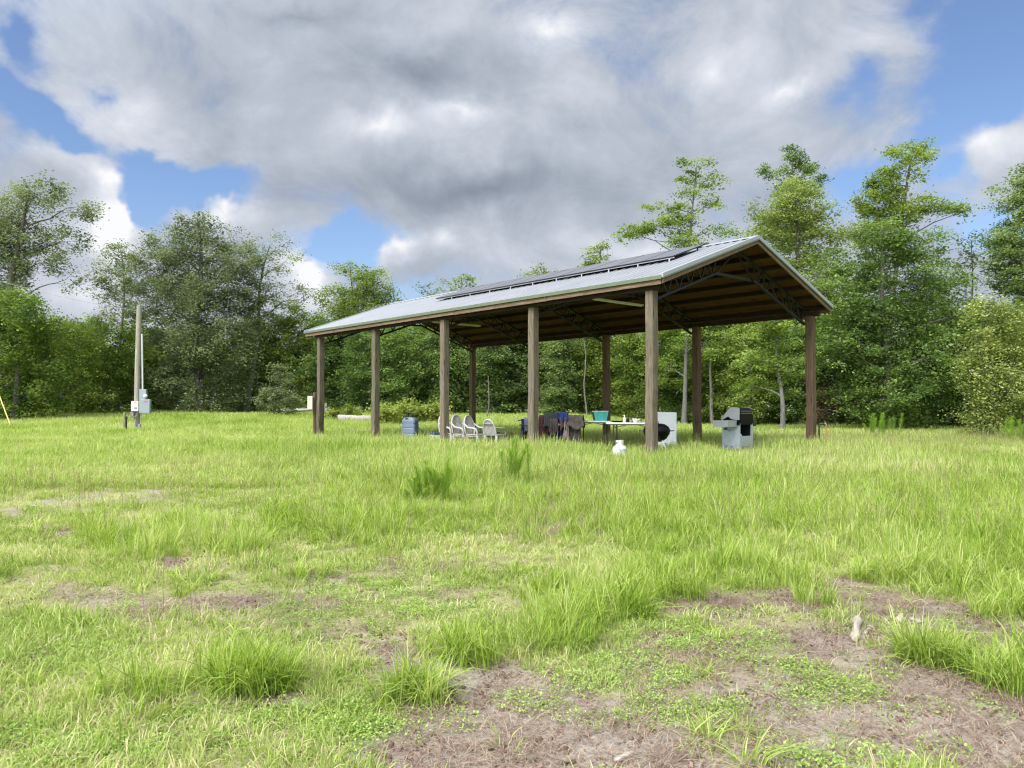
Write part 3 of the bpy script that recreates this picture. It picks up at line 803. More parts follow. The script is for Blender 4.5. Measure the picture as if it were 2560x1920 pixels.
def make_tree(blobs, base, trunk_r, seed, fill=0.0, per=70, rc=.62, size=.21, dens=1.0, flat=.5, fork=.35, top=None, lean=(0, 0), twigs=.5, trunk_to=None, shell=.5):
    """blobs: (x, y, z, rx, ry, rz, density) relative to base. returns wood and leaf arrays"""
    r = np.random.default_rng(seed)
    W = []; L = []
    nb0 = len(blobs)
    if fill:
        blobs = list(blobs) + [(b[0] * .5, b[1] * .5 - .25 * b[4], b[2] - .15 * b[5], b[3] * .8, b[4] * .8, b[5] * .85, fill * b[6]) for b in blobs]
    bl = np.array([b[:6] for b in blobs], float)
    topz = bl[:, 2].max() if trunk_to is None else trunk_to
    hi = bl[bl[:, 2].argmax()]
    n = 9
    tp = curve((0, 0, -.15), (hi[0] * .75 + lean[0], hi[1] * .75 + lean[1], topz), n, r, .018)
    s = np.linspace(0, 1, n)
    tr = trunk_r * (1 - .82 * s ** .9); tr[0] *= 1.35
    W.append(tube_np(tp, tr, 9))
    for bi, (x, y, z, rx, ry, rz) in enumerate(bl):
        dn = dens * (blobs[bi][6] if len(blobs[bi]) > 6 else 1.0)
        hz = math.hypot(x, y)
        za = max(topz * .12, min(z - .35 * hz - .2 * rz, topz * .95))
        f = np.interp(za, tp[:, 2], np.arange(n)); i = int(min(n - 2, f)); a = tp[i] + (tp[i + 1] - tp[i]) * (f - i)
        ra = np.interp(f, np.arange(n), tr) * .55
        ra = max(.034, min(ra, .05 + .03 * rz))
        bc = curve(a, (x, y, z), 7, r, .05, .05)
        if bi < nb0: W.append(tube_np(bc, ra * (1 - .8 * np.linspace(0, 1, 7)), 6))
        nc = max(4, int(dn * 2.6 * (rx * rz + rx * ry + ry * rz) / (rc * rc) * .66))
        u = r.normal(0, 1, (nc, 3)); u /= np.linalg.norm(u, axis=1, keepdims=True)
        rad = r.random(nc) ** (1 / 3.0); rad = rad * (1 - shell) + shell * (.55 + .5 * r.random(nc))
        far_ = r.random(nc) < .14; rad = np.where(far_, rad * r.uniform(1.1, 1.5, nc), rad)      # loose sprays beyond the mass
        C = np.array([x, y, z]) + u * rad[:, None] * np.array([rx, ry, rz])
        for k in range(int(nc * twigs)):
            s0 = bc[r.integers(3, 7)]
            W.append(tube_np(curve(s0, C[k], 4, r, .07, .04), np.array([1, .7, .5, .2]) * max(.010, ra * .20), 4))
        L.append(crown_leaves(C, r, per, rc * (.8 + .4 * r.random()), size, flat))
    V = []; Q = []; o = 0
    for v, q in W: V.append(v); Q.append(q + o); o += len(v)
    return (np.concatenate(V), np.concatenate(Q)), cat_arr(L)

NTREE = [0]
def tree_px(name, label, cat, u0, Y, blobs, leaf, trunk_r=.16, bark='bark', seed=None, group=None, depth=.85, **kw):
    """a tree standing at u0 and distance Y, crown masses at picture places, given their real size at that distance"""
    NTREE[0] += 1; seed = seed or (500 + NTREE[0])
    r = np.random.default_rng(seed + 9000)
    g = gp(u0, Y); m = Y / F
    bl = []
    for b in blobs:
        p = px(b[0], b[1], Y); rx, rz = b[2] * m, b[3] * m
        dy = r.uniform(-.6, .6) * rx * depth + (b[5] if len(b) > 5 else 0)
        bl.append((p.x - g.x, dy, p.z - g.z, rx, rx * depth, rz, b[4] if len(b) > 4 else 1.0))
    w, lf = make_tree(bl, g, trunk_r, seed, **kw)
    t = thing(name, label, cat, g, 0, group)
    link('trunk', np_mesh('trunk', w[0], w[1], M[bark], smooth=True), t)
    link('crown', np_mesh('crown', lf[0], lf[1], LEAF[leaf], dict(tint=lf[2])), t)
    return t

# --- left side
tree_px('oak_tree', 'tall loose crowned oak with a dark slanting limb at the far left edge', 'tree', -14, 50,
        [(20, 545, 65, 55), (115, 495, 70, 42), (195, 515, 48, 30, .8), (60, 600, 80, 45), (150, 600, 60, 45, .8), (-70, 560, 90, 90), (0, 670, 70, 40), (120, 660, 55, 30, .6), (-60, 720, 80, 80), (170, 700, 40, 25, .5)], 'olive', .42, per=100, size=.16, dens=1.0, twigs=.5, flat=.65, fill=.3)
tree_px('broadleaf_tree', 'dense dark leafy tree filling the left edge below the loose oak', 'tree', 40, 46,
        [(20, 770, 80, 60), (90, 800, 60, 60), (40, 860, 90, 70), (110, 890, 60, 60), (0, 950, 80, 70), (80, 970, 80, 60), (-60, 850, 90, 110), (30, 1030, 90, 40)], 'mid', .22, size=.17, per=105, dens=1.0, seed=611)
tree_px('broadleaf_tree', 'rounded mid green tree right of the dark tree at the left edge', 'tree', 165, 52,
        [(150, 820, 60, 50), (190, 860, 60, 50), (140, 900, 70, 60), (200, 940, 60, 60), (160, 990, 70, 50), (110, 1000, 50, 40), (220, 1010, 40, 40)], 'bright', .15, size=.165, per=110, dens=.95)
tree_px('broadleaf_tree', 'bushy bright tree standing just left of the meter pole', 'tree', 275, 55,
        [(255, 845, 50, 40), (300, 870, 45, 40), (240, 900, 50, 50), (300, 930, 50, 50), (270, 980, 70, 50), (330, 1000, 40, 40), (220, 1010, 40, 30)], 'mid', .15, size=.165, per=110, dens=.95)
tree_px('slender_tree', 'slender yellowish tree rising behind the left side of the meter pole', 'tree', 293, 60,
        [(315, 632, 42, 28, .8), (265, 672, 45, 30, .7), (335, 690, 45, 35, .7), (245, 720, 35, 30, .6), (300, 745, 55, 45, .7), (355, 770, 40, 40, .6), (270, 800, 50, 35, .6)], 'olive', .20, size=.16, per=90, dens=.85, twigs=.6, fill=.35)
tree_px('oak_tree', 'huge olive grey oak dominating the left half behind the meter pole', 'tree', 508, 56,
        [(490, 590, 62, 42, .8), (555, 590, 55, 42, .7), (425, 620, 55, 50, .8), (540, 650, 75, 50, .8), (455, 690, 80, 55, .9), (375, 690, 60, 55, 1), (380, 640, 50, 40, .8), (600, 650, 60, 45, .8), (610, 740, 60, 50, .9), (590, 700, 60, 45, .8), (400, 760, 80, 60, 1), (510, 770, 90, 60, 1),
         (600, 790, 60, 50, .8), (440, 850, 80, 60, 1.1), (550, 860, 90, 70, 1.1), (490, 930, 100, 70, 1.2), (590, 940, 60, 60, 1.1), (420, 950, 60, 60, 1.1), (470, 640, 70, 50, .9), (500, 560, 45, 25, .6), (430, 720, 70, 55, 1), (540, 720, 80, 60, 1), (520, 830, 80, 70, 1.1, -2.5), (480, 740, 70, 50, .9, -2.5), (520, 1000, 110, 45, 1.2), (620, 870, 40, 50, .8)], 'olive', .42, size=.16, per=90, dens=.82, twigs=.6, seed=777, flat=.6, fill=.22)
tree_px('oak_tree', 'thin arching oak with bare looking limbs right of the huge olive oak', 'tree', 610, 57,
        [(690, 610, 45, 38, .55), (650, 660, 50, 38, .55), (720, 655, 40, 30, .5), (640, 720, 50, 35, .6), (705, 720, 60, 22, .55), (765, 735, 35, 16, .5), (660, 775, 70, 25, .6), (620, 650, 35, 40, .5), (610, 830, 50, 50, .9)], 'olive', .24, size=.15, per=85, dens=.85, twigs=.8, fill=.3)
tree_px('holly_bush', 'pale flecked holly bush left of the first pavilion post', 'bush', 697, 50,
        [(697, 935, 22, 25), (697, 970, 34, 30), (690, 1005, 42, 28), (715, 1010, 36, 26)], 'olive', .06, size=.14, rc=.4, dens=1.2)
tree_px('broadleaf_tree', 'light green rounded tree between the huge oak and the pavilion', 'tree', 720, 60,
        [(720, 790, 60, 45), (680, 830, 50, 45), (760, 830, 55, 50), (700, 890, 70, 55), (770, 900, 50, 60), (660, 930, 50, 60), (740, 960, 70, 50), (680, 1000, 60, 40)], 'bright', .17, size=.165, per=110, dens=.9)
tree_px('tall_tree', 'bright yellow green tree with a fine bluish top above the left gable', 'tree', 890, 62,
        [(870, 668, 42, 26, .5), (915, 690, 40, 25, .6), (940, 715, 55, 40, .9), (850, 745, 55, 40, .8), (920, 770, 70, 45, 1), (985, 740, 30, 25, .5), (840, 800, 60, 45, 1), (900, 830, 80, 50), (970, 810, 50, 50)], 'bright', .25, size=.16, per=100, dens=.95, twigs=.6, fill=.75)
# --- tops above the roof
tree_px('slender_tree', 'thin crowned tree just showing over the left end of the solar panels', 'tree', 1120, 70,
        [(1085, 728, 30, 20, .7), (1140, 712, 32, 20, .7), (1165, 700, 16, 12, .6), (1120, 760, 50, 30), (1110, 830, 50, 40)], 'bright', .16, size=.2, dens=.75, twigs=.8)
tree_px('slender_tree', 'small bright tree top peeking over the middle of the solar panels', 'tree', 1355, 70,
        [(1362, 668, 20, 16, .8), (1345, 690, 34, 16, .9), (1385, 690, 18, 12, .7), (1355, 740, 50, 40), (1360, 830, 60, 60)], 'lime', .16, size=.2, dens=.85, twigs=.8)
tree_px('vine_tree', 'vine covered tree top with twiggy bare crown above the panels', 'tree', 1490, 68,
        [(1490, 650, 33, 18, 1.2), (1480, 620, 20, 16, .35), (1505, 618, 14, 14, .3), (1490, 690, 40, 30, 1.2), (1490, 780, 50, 60)], 'lime', .16, size=.2, dens=.9, twigs=1.0)
# --- right side
tree_px('open_crowned_tree', 'tall open crowned tree with layered arms above the middle of the roof', 'tree', 1709, 46,
        [(1615, 572, 36, 13, .7), (1565, 592, 22, 10, .7), (1675, 545, 36, 14, .7), (1755, 405, 30, 18, .6), (1700, 430, 32, 25, .65), (1745, 455, 45, 28, .7), (1790, 440, 22, 10, .5), (1720, 500, 40, 28, .8), (1655, 515, 48, 16, .8), (1590, 575, 42, 20, .8), (1640, 560, 50, 18, .8), (1780, 510, 30, 20, .7), (1800, 570, 42, 18, .8), (1700, 560, 50, 30, .9),
         (1720, 610, 60, 25, .9), (1740, 690, 60, 45, .6), (1680, 800, 60, 40, .7), (1740, 860, 70, 45, .8), (1670, 920, 60, 40, .7)], 'mid', .15, 'barkpale', size=.15, dens=.85, per=85, rc=.5, flat=.35, twigs=.6)
tree_px('tall_tree', 'dark leafy treetop standing behind the rounded yellow green crown', 'tree', 1990, 56,
        [(1985, 385, 32, 24, .8), (1935, 425, 32, 20, .8), (2015, 420, 38, 26, .8), (2050, 470, 26, 28, .7), (1980, 470, 45, 25, .7), (1985, 560, 60, 60, 1)], 'dark', .22, size=.16, per=90, dens=.9, rc=.5, twigs=.6, fill=.75)
tree_px('broadleaf_tree', 'rounded yellow green crowned tree rising behind the roof ridge', 'tree', 1990, 47,
        [(1985, 490, 55, 30), (1920, 530, 55, 30), (2045, 525, 48, 35), (1980, 555, 75, 35), (1900, 590, 45, 22), (2060, 590, 50, 35), (2000, 640, 75, 40), (2080, 660, 50, 40), (1990, 720, 80, 50), (2060, 750, 60, 50), (1930, 780, 60, 50)], 'lime', .22, size=.15, per=115, dens=1.15, flat=.4, fill=.75)
tree_px('tall_tree', 'tallest bright green tree reaching arms out right against the blue', 'tree', 2200, 45,
        [(2285, 385, 36, 30, .9), (2310, 370, 22, 24, .8), (2262, 430, 32, 30, .8), (2200, 455, 42, 32, .9), (2250, 480, 40, 28, .9), (2175, 510, 50, 38), (2310, 512, 34, 20, .9), (2365, 512, 38, 18, .9), (2405, 522, 20, 8, .7), (2240, 545, 55, 32), (2165, 580, 45, 40), (2270, 600, 40, 25, .7)], 'bright', .24, size=.15, per=100, dens=.95, rc=.5, flat=.45, twigs=.6, fill=.75)
tree_px('broadleaf_tree', 'massive dark green tree right of the pavilion with leaves to the ground', 'tree', 2225, 40,
        [(2220, 630, 75, 40, .8), (2310, 650, 60, 35, .5), (2100, 655, 55, 42), (2340, 600, 50, 32, .6), (2385, 690, 45, 42, .8), (2395, 790, 50, 52), (2400, 880, 50, 60), (2085, 840, 60, 60), (2190, 590, 60, 40, .9), (2250, 620, 60, 40, .9), (2160, 690, 80, 50), (2270, 710, 90, 50), (2100, 730, 60, 45, .9), (2350, 720, 50, 40, .6), (2120, 790, 85, 60), (2220, 800, 95, 60), (2320, 800, 85, 65), (2100, 880, 80, 60), (2180, 890, 90, 60), (2280, 900, 90, 70), (2360, 880, 55, 70, .9), (2210, 980, 100, 60), (2300, 990, 80, 60), (2140, 1000, 60, 50, .7), (2250, 1050, 90, 30), (2370, 960, 50, 60)], 'dark', .26, size=.145, per=125, dens=1.05, flat=.40, seed=801, fill=.3)
tree_px('thin_tree', 'thin wispy sapling crown between the dark tree and the right edge conifer', 'tree', 2425, 44,
        [(2430, 600, 35, 28, .35), (2400, 640, 30, 28, .35), (2440, 660, 45, 35, .5), (2410, 720, 50, 40, .7), (2430, 800, 60, 50, .9)], 'olive', .12, size=.17, dens=.7, twigs=1.0)
tree_px('cypress_tree', 'tall feathery cypress at the right edge behind the yellow bush', 'tree', 2570, 42,
        [(2560, 445, 34, 42), (2535, 500, 40, 35), (2500, 600, 40, 30), (2550, 520, 45, 40), (2600, 540, 50, 60), (2530, 590, 55, 40), (2590, 630, 70, 50), (2510, 650, 60, 40), (2560, 710, 80, 45), (2480, 700, 40, 25, .7), (2620, 720, 60, 60), (2550, 800, 80, 60)], 'blueg', .26, size=.14, dens=1.15, flat=.35, per=130, fill=.75)
tree_px('yellow_bush', 'large yellowish bushy tree at the right edge in front of the wood', 'bush', 2490, 32,
        [(2455, 775, 42, 32), (2530, 800, 60, 50), (2440, 850, 45, 45), (2500, 880, 70, 55), (2570, 900, 60, 70), (2440, 930, 60, 50), (2510, 970, 80, 60), (2430, 1010, 55, 40), (2560, 1020, 70, 50), (2480, 1050, 80, 35)], 'pale', .13, size=.115, rc=.42, dens=.9, per=95, flat=.5, seed=820, fill=.75)
tree_px('sapling', 'young tree with a pale straight trunk seen left of the last back post', 'tree', 1955, 39,
        [(1950, 850, 55, 32, .9), (1905, 905, 55, 30, .9), (1990, 915, 45, 30, .9), (1890, 965, 50, 25, .8), (1960, 975, 45, 22, .7), (1930, 800, 50, 35)], 'mid', .15, 'barkpale', size=.135, per=105, dens=.95, rc=.45, flat=.35)
tree_px('brush_pile', 'brown tangle of dead brush against the wood right of the pavilion', 'brush', 2085, 42,
        [(2085, 985, 45, 35, 1), (2060, 1025, 45, 28, 1), (2110, 1030, 35, 28, 1)], 'dead', .06, size=.12, dens=.8, twigs=1.0, rc=.4)

# --- woods: prototypes for the wood edge, each copied with its crown and trunk
def proto_tree(h, w, leaf, seed, name, **kw):
    r = np.random.default_rng(seed); bl = []
    nb = 9
    for i in range(nb):
        z = h * (.12 + .78 * i / (nb - 1)); s = w * (.62 + .38 * math.sin(math.pi * (.15 + .75 * i / nb)))
        a = r.random() * 6.28; o = r.uniform(.15, .6) * s * (1 - .6 * i / nb)
        bl.append((o * math.cos(a), o * math.sin(a), z, s * r.uniform(.6, .9), s * r.uniform(.6, .9), h * r.uniform(.09, .13), 1))
    w_, lf = make_tree(bl, None, .13, seed, **kw)
    return (np_mesh('trunk', w_[0], w_[1], M['bark'], smooth=True), np_mesh('crown', lf[0], lf[1], LEAF[leaf], dict(tint=lf[2])))
KINDS = {}
for i, (k, h, w, leaf) in enumerate([('dark', 8.0, 2.4, 'dark'), ('dark2', 7.0, 2.2, 'dark'), ('mid', 8.5, 2.3, 'mid'), ('mid2', 6.5, 2.1, 'mid'), ('bright', 7.5, 2.2, 'bright'), ('blueg', 8.0, 2.1, 'blueg'), ('lime', 5.0, 1.8, 'lime')]):
    KINDS[k] = (proto_tree(h, w, leaf, 900 + i, k, size=.17, per=105, dens=.95, flat=.4, fill=.4), h)
WORD = dict(dark='dark green', dark2='deep green', mid='mid green', mid2='leafy green', bright='bright green', blueg='bluish green', lime='yellow green')
row = [  # u, distance, kind, height, gap
    (820, 58, 'dark', 7.6, 'p12'), (868, 60, 'blueg', 8.2, 'p12'), (905, 56, 'dark2', 6.6, 'p12'),
    (962, 59, 'dark', 8.2, 'p23'), (1000, 56, 'dark2', 7.2, 'p23'), (1045, 60, 'mid', 8.4, 'p23'), (1085, 57, 'dark', 7.4, 'p23'),
    (1135, 57, 'dark2', 7.6, 'p34'), (1175, 60, 'mid', 8.6, 'p34'), (1220, 56, 'blueg', 7.8, 'p34'), (1265, 59, 'mid2', 8.6, 'p34'), (1305, 57, 'blueg', 8.0, 'p34'),
    (1365, 57, 'mid', 8.6, 'p45'), (1405, 54, 'blueg', 7.0, 'p45'), (1450, 58, 'mid2', 8.4, 'p45'), (1490, 55, 'bright', 7.6, 'p45'), (1545, 56, 'mid2', 8.8, 'p45'), (1590, 52, 'bright', 7.2, 'p45'),
    (1660, 50, 'mid', 8.0, 'b34'), (1715, 54, 'bright', 8.6, 'b34'),
    (1770, 48, 'mid', 7.4, 'b45'), (1815, 50, 'mid2', 8.6, 'b45'), (1865, 46, 'bright', 6.8, 'b45'), (1915, 50, 'dark', 8.6, 'b45'), (2000, 46, 'dark2', 6.6, 'b45'),
    (2060, 48, 'dark', 9.0, 'r'), (2140, 47, 'dark2', 8.4, 'r'), (2330, 46, 'dark', 8.6, 'r'), (2400, 44, 'mid', 7.6, 'r'), (2470, 42, 'dark2', 7.0, 'r'), (2620, 40, 'mid', 8.0, 'r'),
    (-60, 56, 'mid', 9.0, 'l'), (60, 58, 'dark', 8.6, 'l'), (115, 60, 'mid2', 8.0, 'l'), (215, 60, 'mid', 8.4, 'l'), (345, 60, 'mid2', 7.6, 'l'), (395, 62, 'dark', 7.4, 'l'), (620, 62, 'mid', 8.6, 'l'), (650, 60, 'bright', 7.4, 'l'), (790, 60, 'mid2', 8.2, 'l')]
GAP = dict(p12='between the first and second front posts', p23='between the second and third front posts', p34='between the third and fourth front posts', p45='between the fourth and fifth front posts',
           b34='just right of the fifth front post', b45='between the two rightmost back posts', r='in the wood right of the pavilion', l='in the wood left of the pavilion')
ORD = ['first', 'second', 'third', 'fourth', 'fifth', 'sixth', 'seventh', 'eighth', 'ninth']
cnt = {}
r0 = np.random.default_rng(31)
for (u, Y, k, hh, gap) in row:
    cnt[gap] = cnt.get(gap, 0) + 1
    (tm, cm), h0 = KINDS[k]
    t = thing('wood_edge_tree', '%s tree, %s from left %s' % (WORD[k], ORD[cnt[gap] - 1], GAP[gap]), 'tree', gp(u, Y), r0.random() * 6.28, 'trees along the edge of the wood')
    s = hh / h0 * .92; w = s * r0.uniform(.9, 1.15); t.scale = (w, w, s)
    link('trunk', tm, t); link('crown', cm, t)

# bare thin trunks seen in the wood
for i, (u, Y, vt, rad, lab) in enumerate([(1468, 52, 850, .07, 'thin dark trunk of a sapling in the wood behind the clothes rack'), (1882, 45, 870, .07, 'thin dark trunk standing in the wood right behind the gas grill'), (1786, 46, 900, .13, 'dark bare lower trunk in the wood just left of the gas grill'),
                                          (1215, 50, 940, .05, 'thin sapling trunk in the wood above the white chairs')]):
    g = gp(u, Y); topz = px(u, vt, Y).z - g.z
    r_ = np.random.default_rng(60 + i); cv = curve((0, 0, -.1), (r_.normal(0, .2), 0, topz), 7, r_, .02)
    V, Q = tube_np(cv, np.linspace(rad, rad * .5, 7), 8)
    o = link('tree_trunk', np_mesh('tree_trunk', V, Q, M['bark'], smooth=True), None, g)
    tag(o, lab, 'tree trunk', 'bare trunks in the wood')

# deep wood behind: one mass
r1 = np.random.default_rng(41)
n = 3600
xx = r1.uniform(-85, 85, n); yy = np.where(xx > 14, r1.uniform(52, 76, n), r1.uniform(66, 92, n))
hz = (7.4 + 1.2 * np.sin(xx * .35) + .8 * np.sin(xx * 1.1 + 1)) * np.where(xx > 14, 1.0, 1.0)
C = np.stack([xx, yy, .3 + hz * r1.random(n) ** .8], -1)
lf = crown_leaves(C, r1, 42, 1.5, .46, .7)
trk = []; o = 0
VV = [lf[0]]; QQ = [lf[1]]
me = np_mesh('woodland', lf[0], lf[1], LEAF['mid'], dict(tint=lf[2]))
tag(link('woodland', me), 'dim mass of leafy forest deep behind the edge trees', 'forest', kind='stuff')

# low shrubs, yellow green, behind the pavilion
bl = [(0, 0, .42, .75, .55, .35, 1), (.5, .1, .6, .5, .5, .35, 1), (-.55, 0, .5, .5, .5, .3, 1)]
w_, lf = make_tree(bl, None, .02, 950, per=60, rc=.26, size=.13, dens=.8, flat=.8)
sh = thing('low_shrub', 'x', 'shrub', gp(852, 46), 0, 'yellow green shrubs at the wood edge')
link('stem', np_mesh('stem', w_[0], w_[1], M['bark'], smooth=True), sh); link('foliage', np_mesh('foliage', lf[0], lf[1], LEAF['yellow'], dict(tint=lf[2])), sh)
sh['label'] = 'low yellow green shrub growing behind the fallen log'
for i, (u, Y, s, rz, lab) in enumerate([(885, 48, .8, 1.0, 'small low shrub at the right end of the fallen log'), (965, 44, 1.15, 2.0, 'yellow green shrub just right of the second front post'), (1003, 45, 1.3, .4, 'yellow green shrub behind the blue tank, left one'), (1042, 44.5, 1.3, 3.4, 'yellow green shrub behind the blue tank, right one'),
                                        (1082, 45, 1.2, 5.0, 'yellow green shrub just left of the third front post')]):
    copy_thing(sh, gp(u, Y), rz, lab, (s, s, s * 1.05))

# ------------------------------------------------------------------ pavilion (local x across, y along, origin at the nearest post)
TH = math.atan2(.6646, .7472)
PO = Vector((3.555, 19.5, 0.0))
CT, ST = math.cos(TH), math.sin(TH)
def lw(x, y, z=0.0): return Vector((PO.x + CT * x - ST * y, PO.y + ST * x + CT * y, z))
def wl(p): dx, dy = p[0] - PO.x, p[1] - PO.y; return (CT * dx + ST * dy, -ST * dx + CT * dy)
W_, LL, NB = 8.27, 17.6, 4
EZ, RZ, EO, Y0, Y1 = 4.64, 6.24, .32, -.60, 18.50
XR = W_ / 2
SL = (RZ - EZ) / (XR + EO)
pav = thing('open_pavilion', 'open sided timber pavilion with a ribbed metal gable roof in the meadow', 'pavilion', (PO.x, PO.y, 0), TH)
rp = np.random.default_rng(5)
for side in (0, 1):
    for k in range(5):
        m = MB(); x = side * W_; y = k * 4.4
        wdt = .245 if side == 0 else .25
        topz = 4.33
        gx_, gy_ = lw(x, y)[:2]; bz = float(gz(gx_, gy_)) - .3
        n = 12; rings = []
        wob = rp.normal(0, .006, (n, 2)); 
        if side == 0 and k == 4 - 4: wob[:, 0] += -.035 * np.exp(-((np.linspace(0, 1, n) - .30) / .16) ** 2)
        vs = []; fs = []
        for i in range(n):
            z = bz + (topz - bz) * i / (n - 1); h = wdt / 2 * (1 + rp.normal(0, .012)); c = h * .82
            ring = [(-h, -c), (-c, -h), (c, -h), (h, -c), (h, c), (c, h), (-c, h), (-h, c)]
            vs += [(x + a + wob[i, 0], y + b + wob[i, 1], z) for a, b in ring]
        for i in range(n - 1):
            for j in range(8):
                a = i * 8 + j; b = i * 8 + (j + 1) % 8; fs.append((a, b, b + 8, a + 8))
        fs.append(tuple(range((n - 1) * 8, n * 8)))
        m.add(vs, fs)
        m.build('post', M['post' if side == 0 else 'post_brown'], pav)
# roof sheets with ribs
def roof_z(x): return RZ - SL * abs(x - XR)
m = MB()
ys = [Y0]; hs = [0.0]
y = Y0 + .10
while y < Y1 - .12:
    ys += [y, y + .018, y + .048, y + .066]; hs += [0, .026, .026, 0]; y += .30
ys.append(Y1); hs.append(0)
for sgn in (-1, 1):
    P_ = []
    for xe in (XR + sgn * (XR + EO), XR):
        P_.append([(xe, a, roof_z(xe) + h) for a, h in zip(ys, hs)])
    if sgn > 0: P_ = P_[::-1]
    for a, b in zip(range(len(ys) - 1), range(1, len(ys))):
        m.add([P_[0][a], P_[0][b], P_[1][b], P_[1][a]], [(3, 2, 1, 0)])
    # end lips close the sheet edge
    xe = XR + sgn * (XR + EO)
    for a in range(len(ys) - 1):
        m.add([(xe, ys[a], roof_z(xe) + hs[a]), (xe, ys[a + 1], roof_z(xe) + hs[a + 1]), (xe, ys[a + 1], roof_z(xe) - .012), (xe, ys[a], roof_z(xe) - .012)], [(0, 1, 2, 3)])
roof = m.build('roof', M['roof'], pav)
# ridge cap
m = MB()
m.prism([(XR - .22, RZ - .22 * SL + .030), (XR, RZ + .034), (XR + .22, RZ - .22 * SL + .030), (XR + .22, RZ - .22 * SL + .036), (XR, RZ + .045), (XR - .22, RZ - .22 * SL + .036)], 'y', Y0 - .01, Y1 + .01)
m.build('ridge_cap', M['rooftrim'], roof)
# rake trims (four): pale strip over a green line
for yy_ in (Y0, Y1):
    s_ = -1 if yy_ == Y0 else 1
    for sgn in (-1, 1):
        m = MB(); xe = XR + sgn * (XR + EO + .01)
        ya, yb = (yy_ - .022, yy_ + .09) if s_ < 0 else (yy_ - .09, yy_ + .022)
        poly = [(xe, roof_z(xe) - .055), (XR, RZ - .055), (XR, RZ + .040), (xe, roof_z(xe) + .040)]
        m.prism(poly, 'y', ya, yb)
        m.build('rake_trim', M['rooftrim'], roof)
        m = MB()
        ya, yb = (yy_ - .026, yy_ - .004) if s_ < 0 else (yy_ + .004, yy_ + .026)
        m.prism([(xe, roof_z(xe) - .095), (XR, RZ - .095), (XR, RZ - .057), (xe, roof_z(xe) - .057)], 'y', ya, yb)
        m.build('trim_line', M['greentrim'], roof)
        m = MB()
        ya, yb = (yy_ + .02, yy_ + .06) if s_ < 0 else (yy_ - .06, yy_ - .02)
        m.prism([(xe - sgn * .05, roof_z(xe) - .20), (XR, RZ - .20), (XR, RZ - .098), (xe - sgn * .05, roof_z(xe) - .098)], 'y', ya, yb)
        m.build('rake_board', M['board'], pav)
for sgn in (-1, 1):
    xe = XR + sgn * (XR + EO)
    m = MB(); m.box((xe + sgn * .012, (Y0 + Y1) / 2, EZ - .05), (.012, Y1 - Y0 - .06, .095)); m.build('eave_trim', M['greentrim'], roof)
    # timber fascia in lengths, and the wall plate
    yb = Y0 + .08
    for j, ln in enumerate((4.05, 4.4, 4.4, 4.4)):
        ye = min(Y1 - .05, yb + ln) if j < 3 else Y1 - .05
        m = MB(); m.box((xe - sgn * .05, (yb + ye) / 2, EZ - .155 - (.010 if j % 2 else 0)), (.04, ye - yb - .012, .125)); m.build('fascia_board', M['board'], pav); yb = ye
    m = MB(); xb = 0 if sgn < 0 else W_
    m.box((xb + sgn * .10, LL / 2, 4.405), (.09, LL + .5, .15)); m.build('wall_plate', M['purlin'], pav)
# deck under the sheets, purlins, trusses
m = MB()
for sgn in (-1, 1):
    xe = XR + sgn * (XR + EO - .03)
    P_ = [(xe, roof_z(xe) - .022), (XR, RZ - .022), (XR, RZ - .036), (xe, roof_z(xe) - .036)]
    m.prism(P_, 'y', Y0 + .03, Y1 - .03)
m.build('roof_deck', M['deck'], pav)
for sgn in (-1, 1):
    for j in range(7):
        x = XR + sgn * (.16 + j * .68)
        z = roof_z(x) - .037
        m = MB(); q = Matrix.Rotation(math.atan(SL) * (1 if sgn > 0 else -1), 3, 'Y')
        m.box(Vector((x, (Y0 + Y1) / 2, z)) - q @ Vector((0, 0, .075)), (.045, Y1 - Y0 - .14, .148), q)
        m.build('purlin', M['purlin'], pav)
for k in range(5):
    y = k * 4.4 + (.16 if k == 0 else -.16 if k == 4 else 0.145)
    m = MB(); dz = .21
    tz = lambda x: roof_z(x) - dz
    bz_ = lambda x: tz(x) - .50
    for sgn in (-1, 1):
        xa = XR + sgn * (XR - .10)
        m.bar((xa, y, tz(xa)), (XR, y, tz(XR)), .085, .07)
        xm = XR + sgn * .95
        m.bar((xa, y, bz_(xa)), (xm, y, bz_(xm)), .075, .065)
        m.bar((xm, y, bz_(xm)), (XR, y, tz(XR) - .10), .035, .035)
        ns = 6
        for j in range(ns):
            x0 = xa + (xm - xa) * j / ns; x1 = xa + (xm - xa) * (j + .5) / ns; x2 = xa + (xm - xa) * (j + 1) / ns
            m.bar((x0, y, tz(x0)), (x1, y, bz_(x1)), .036); m.bar((x1, y, bz_(x1)), (x2, y, tz(x2)), .036)
    m.bar((XR - .95, y + .05, bz_(XR - .95)), (XR + .95, y + .05, bz_(XR + .95)), .045, .08)
    m.build('truss', M['steel'], pav)

# strip lights hung from the second and fourth trusses
for fr, (lab) in ((3, 'long pale strip light hanging under the roof near the left end'), (1, 'long pale strip light hanging beside the nearest front post')):
    t = thing('strip_light', lab, 'light fixture', lw(XR, fr * 4.4, 4.86), TH, 'strip lights under the roof')
    m = MB(); m.box((-.25, 0, 0), (2.55, .11, .055), bev=.012); m.build('housing', M['cream'], t)
    for dy in (-.028, .028):
        m = MB(); m.tube([(-1.45, dy, -.04), (.95, dy, -.04)], .014, 8); m.build('tube', M['whitebox'], t)
    for dx in (-1.0, .5):
        m = MB(); m.tube([(dx, 0, .02), (dx, .02, .62)], .006, 5); m.build('hanger', M['steelgrey'], t)

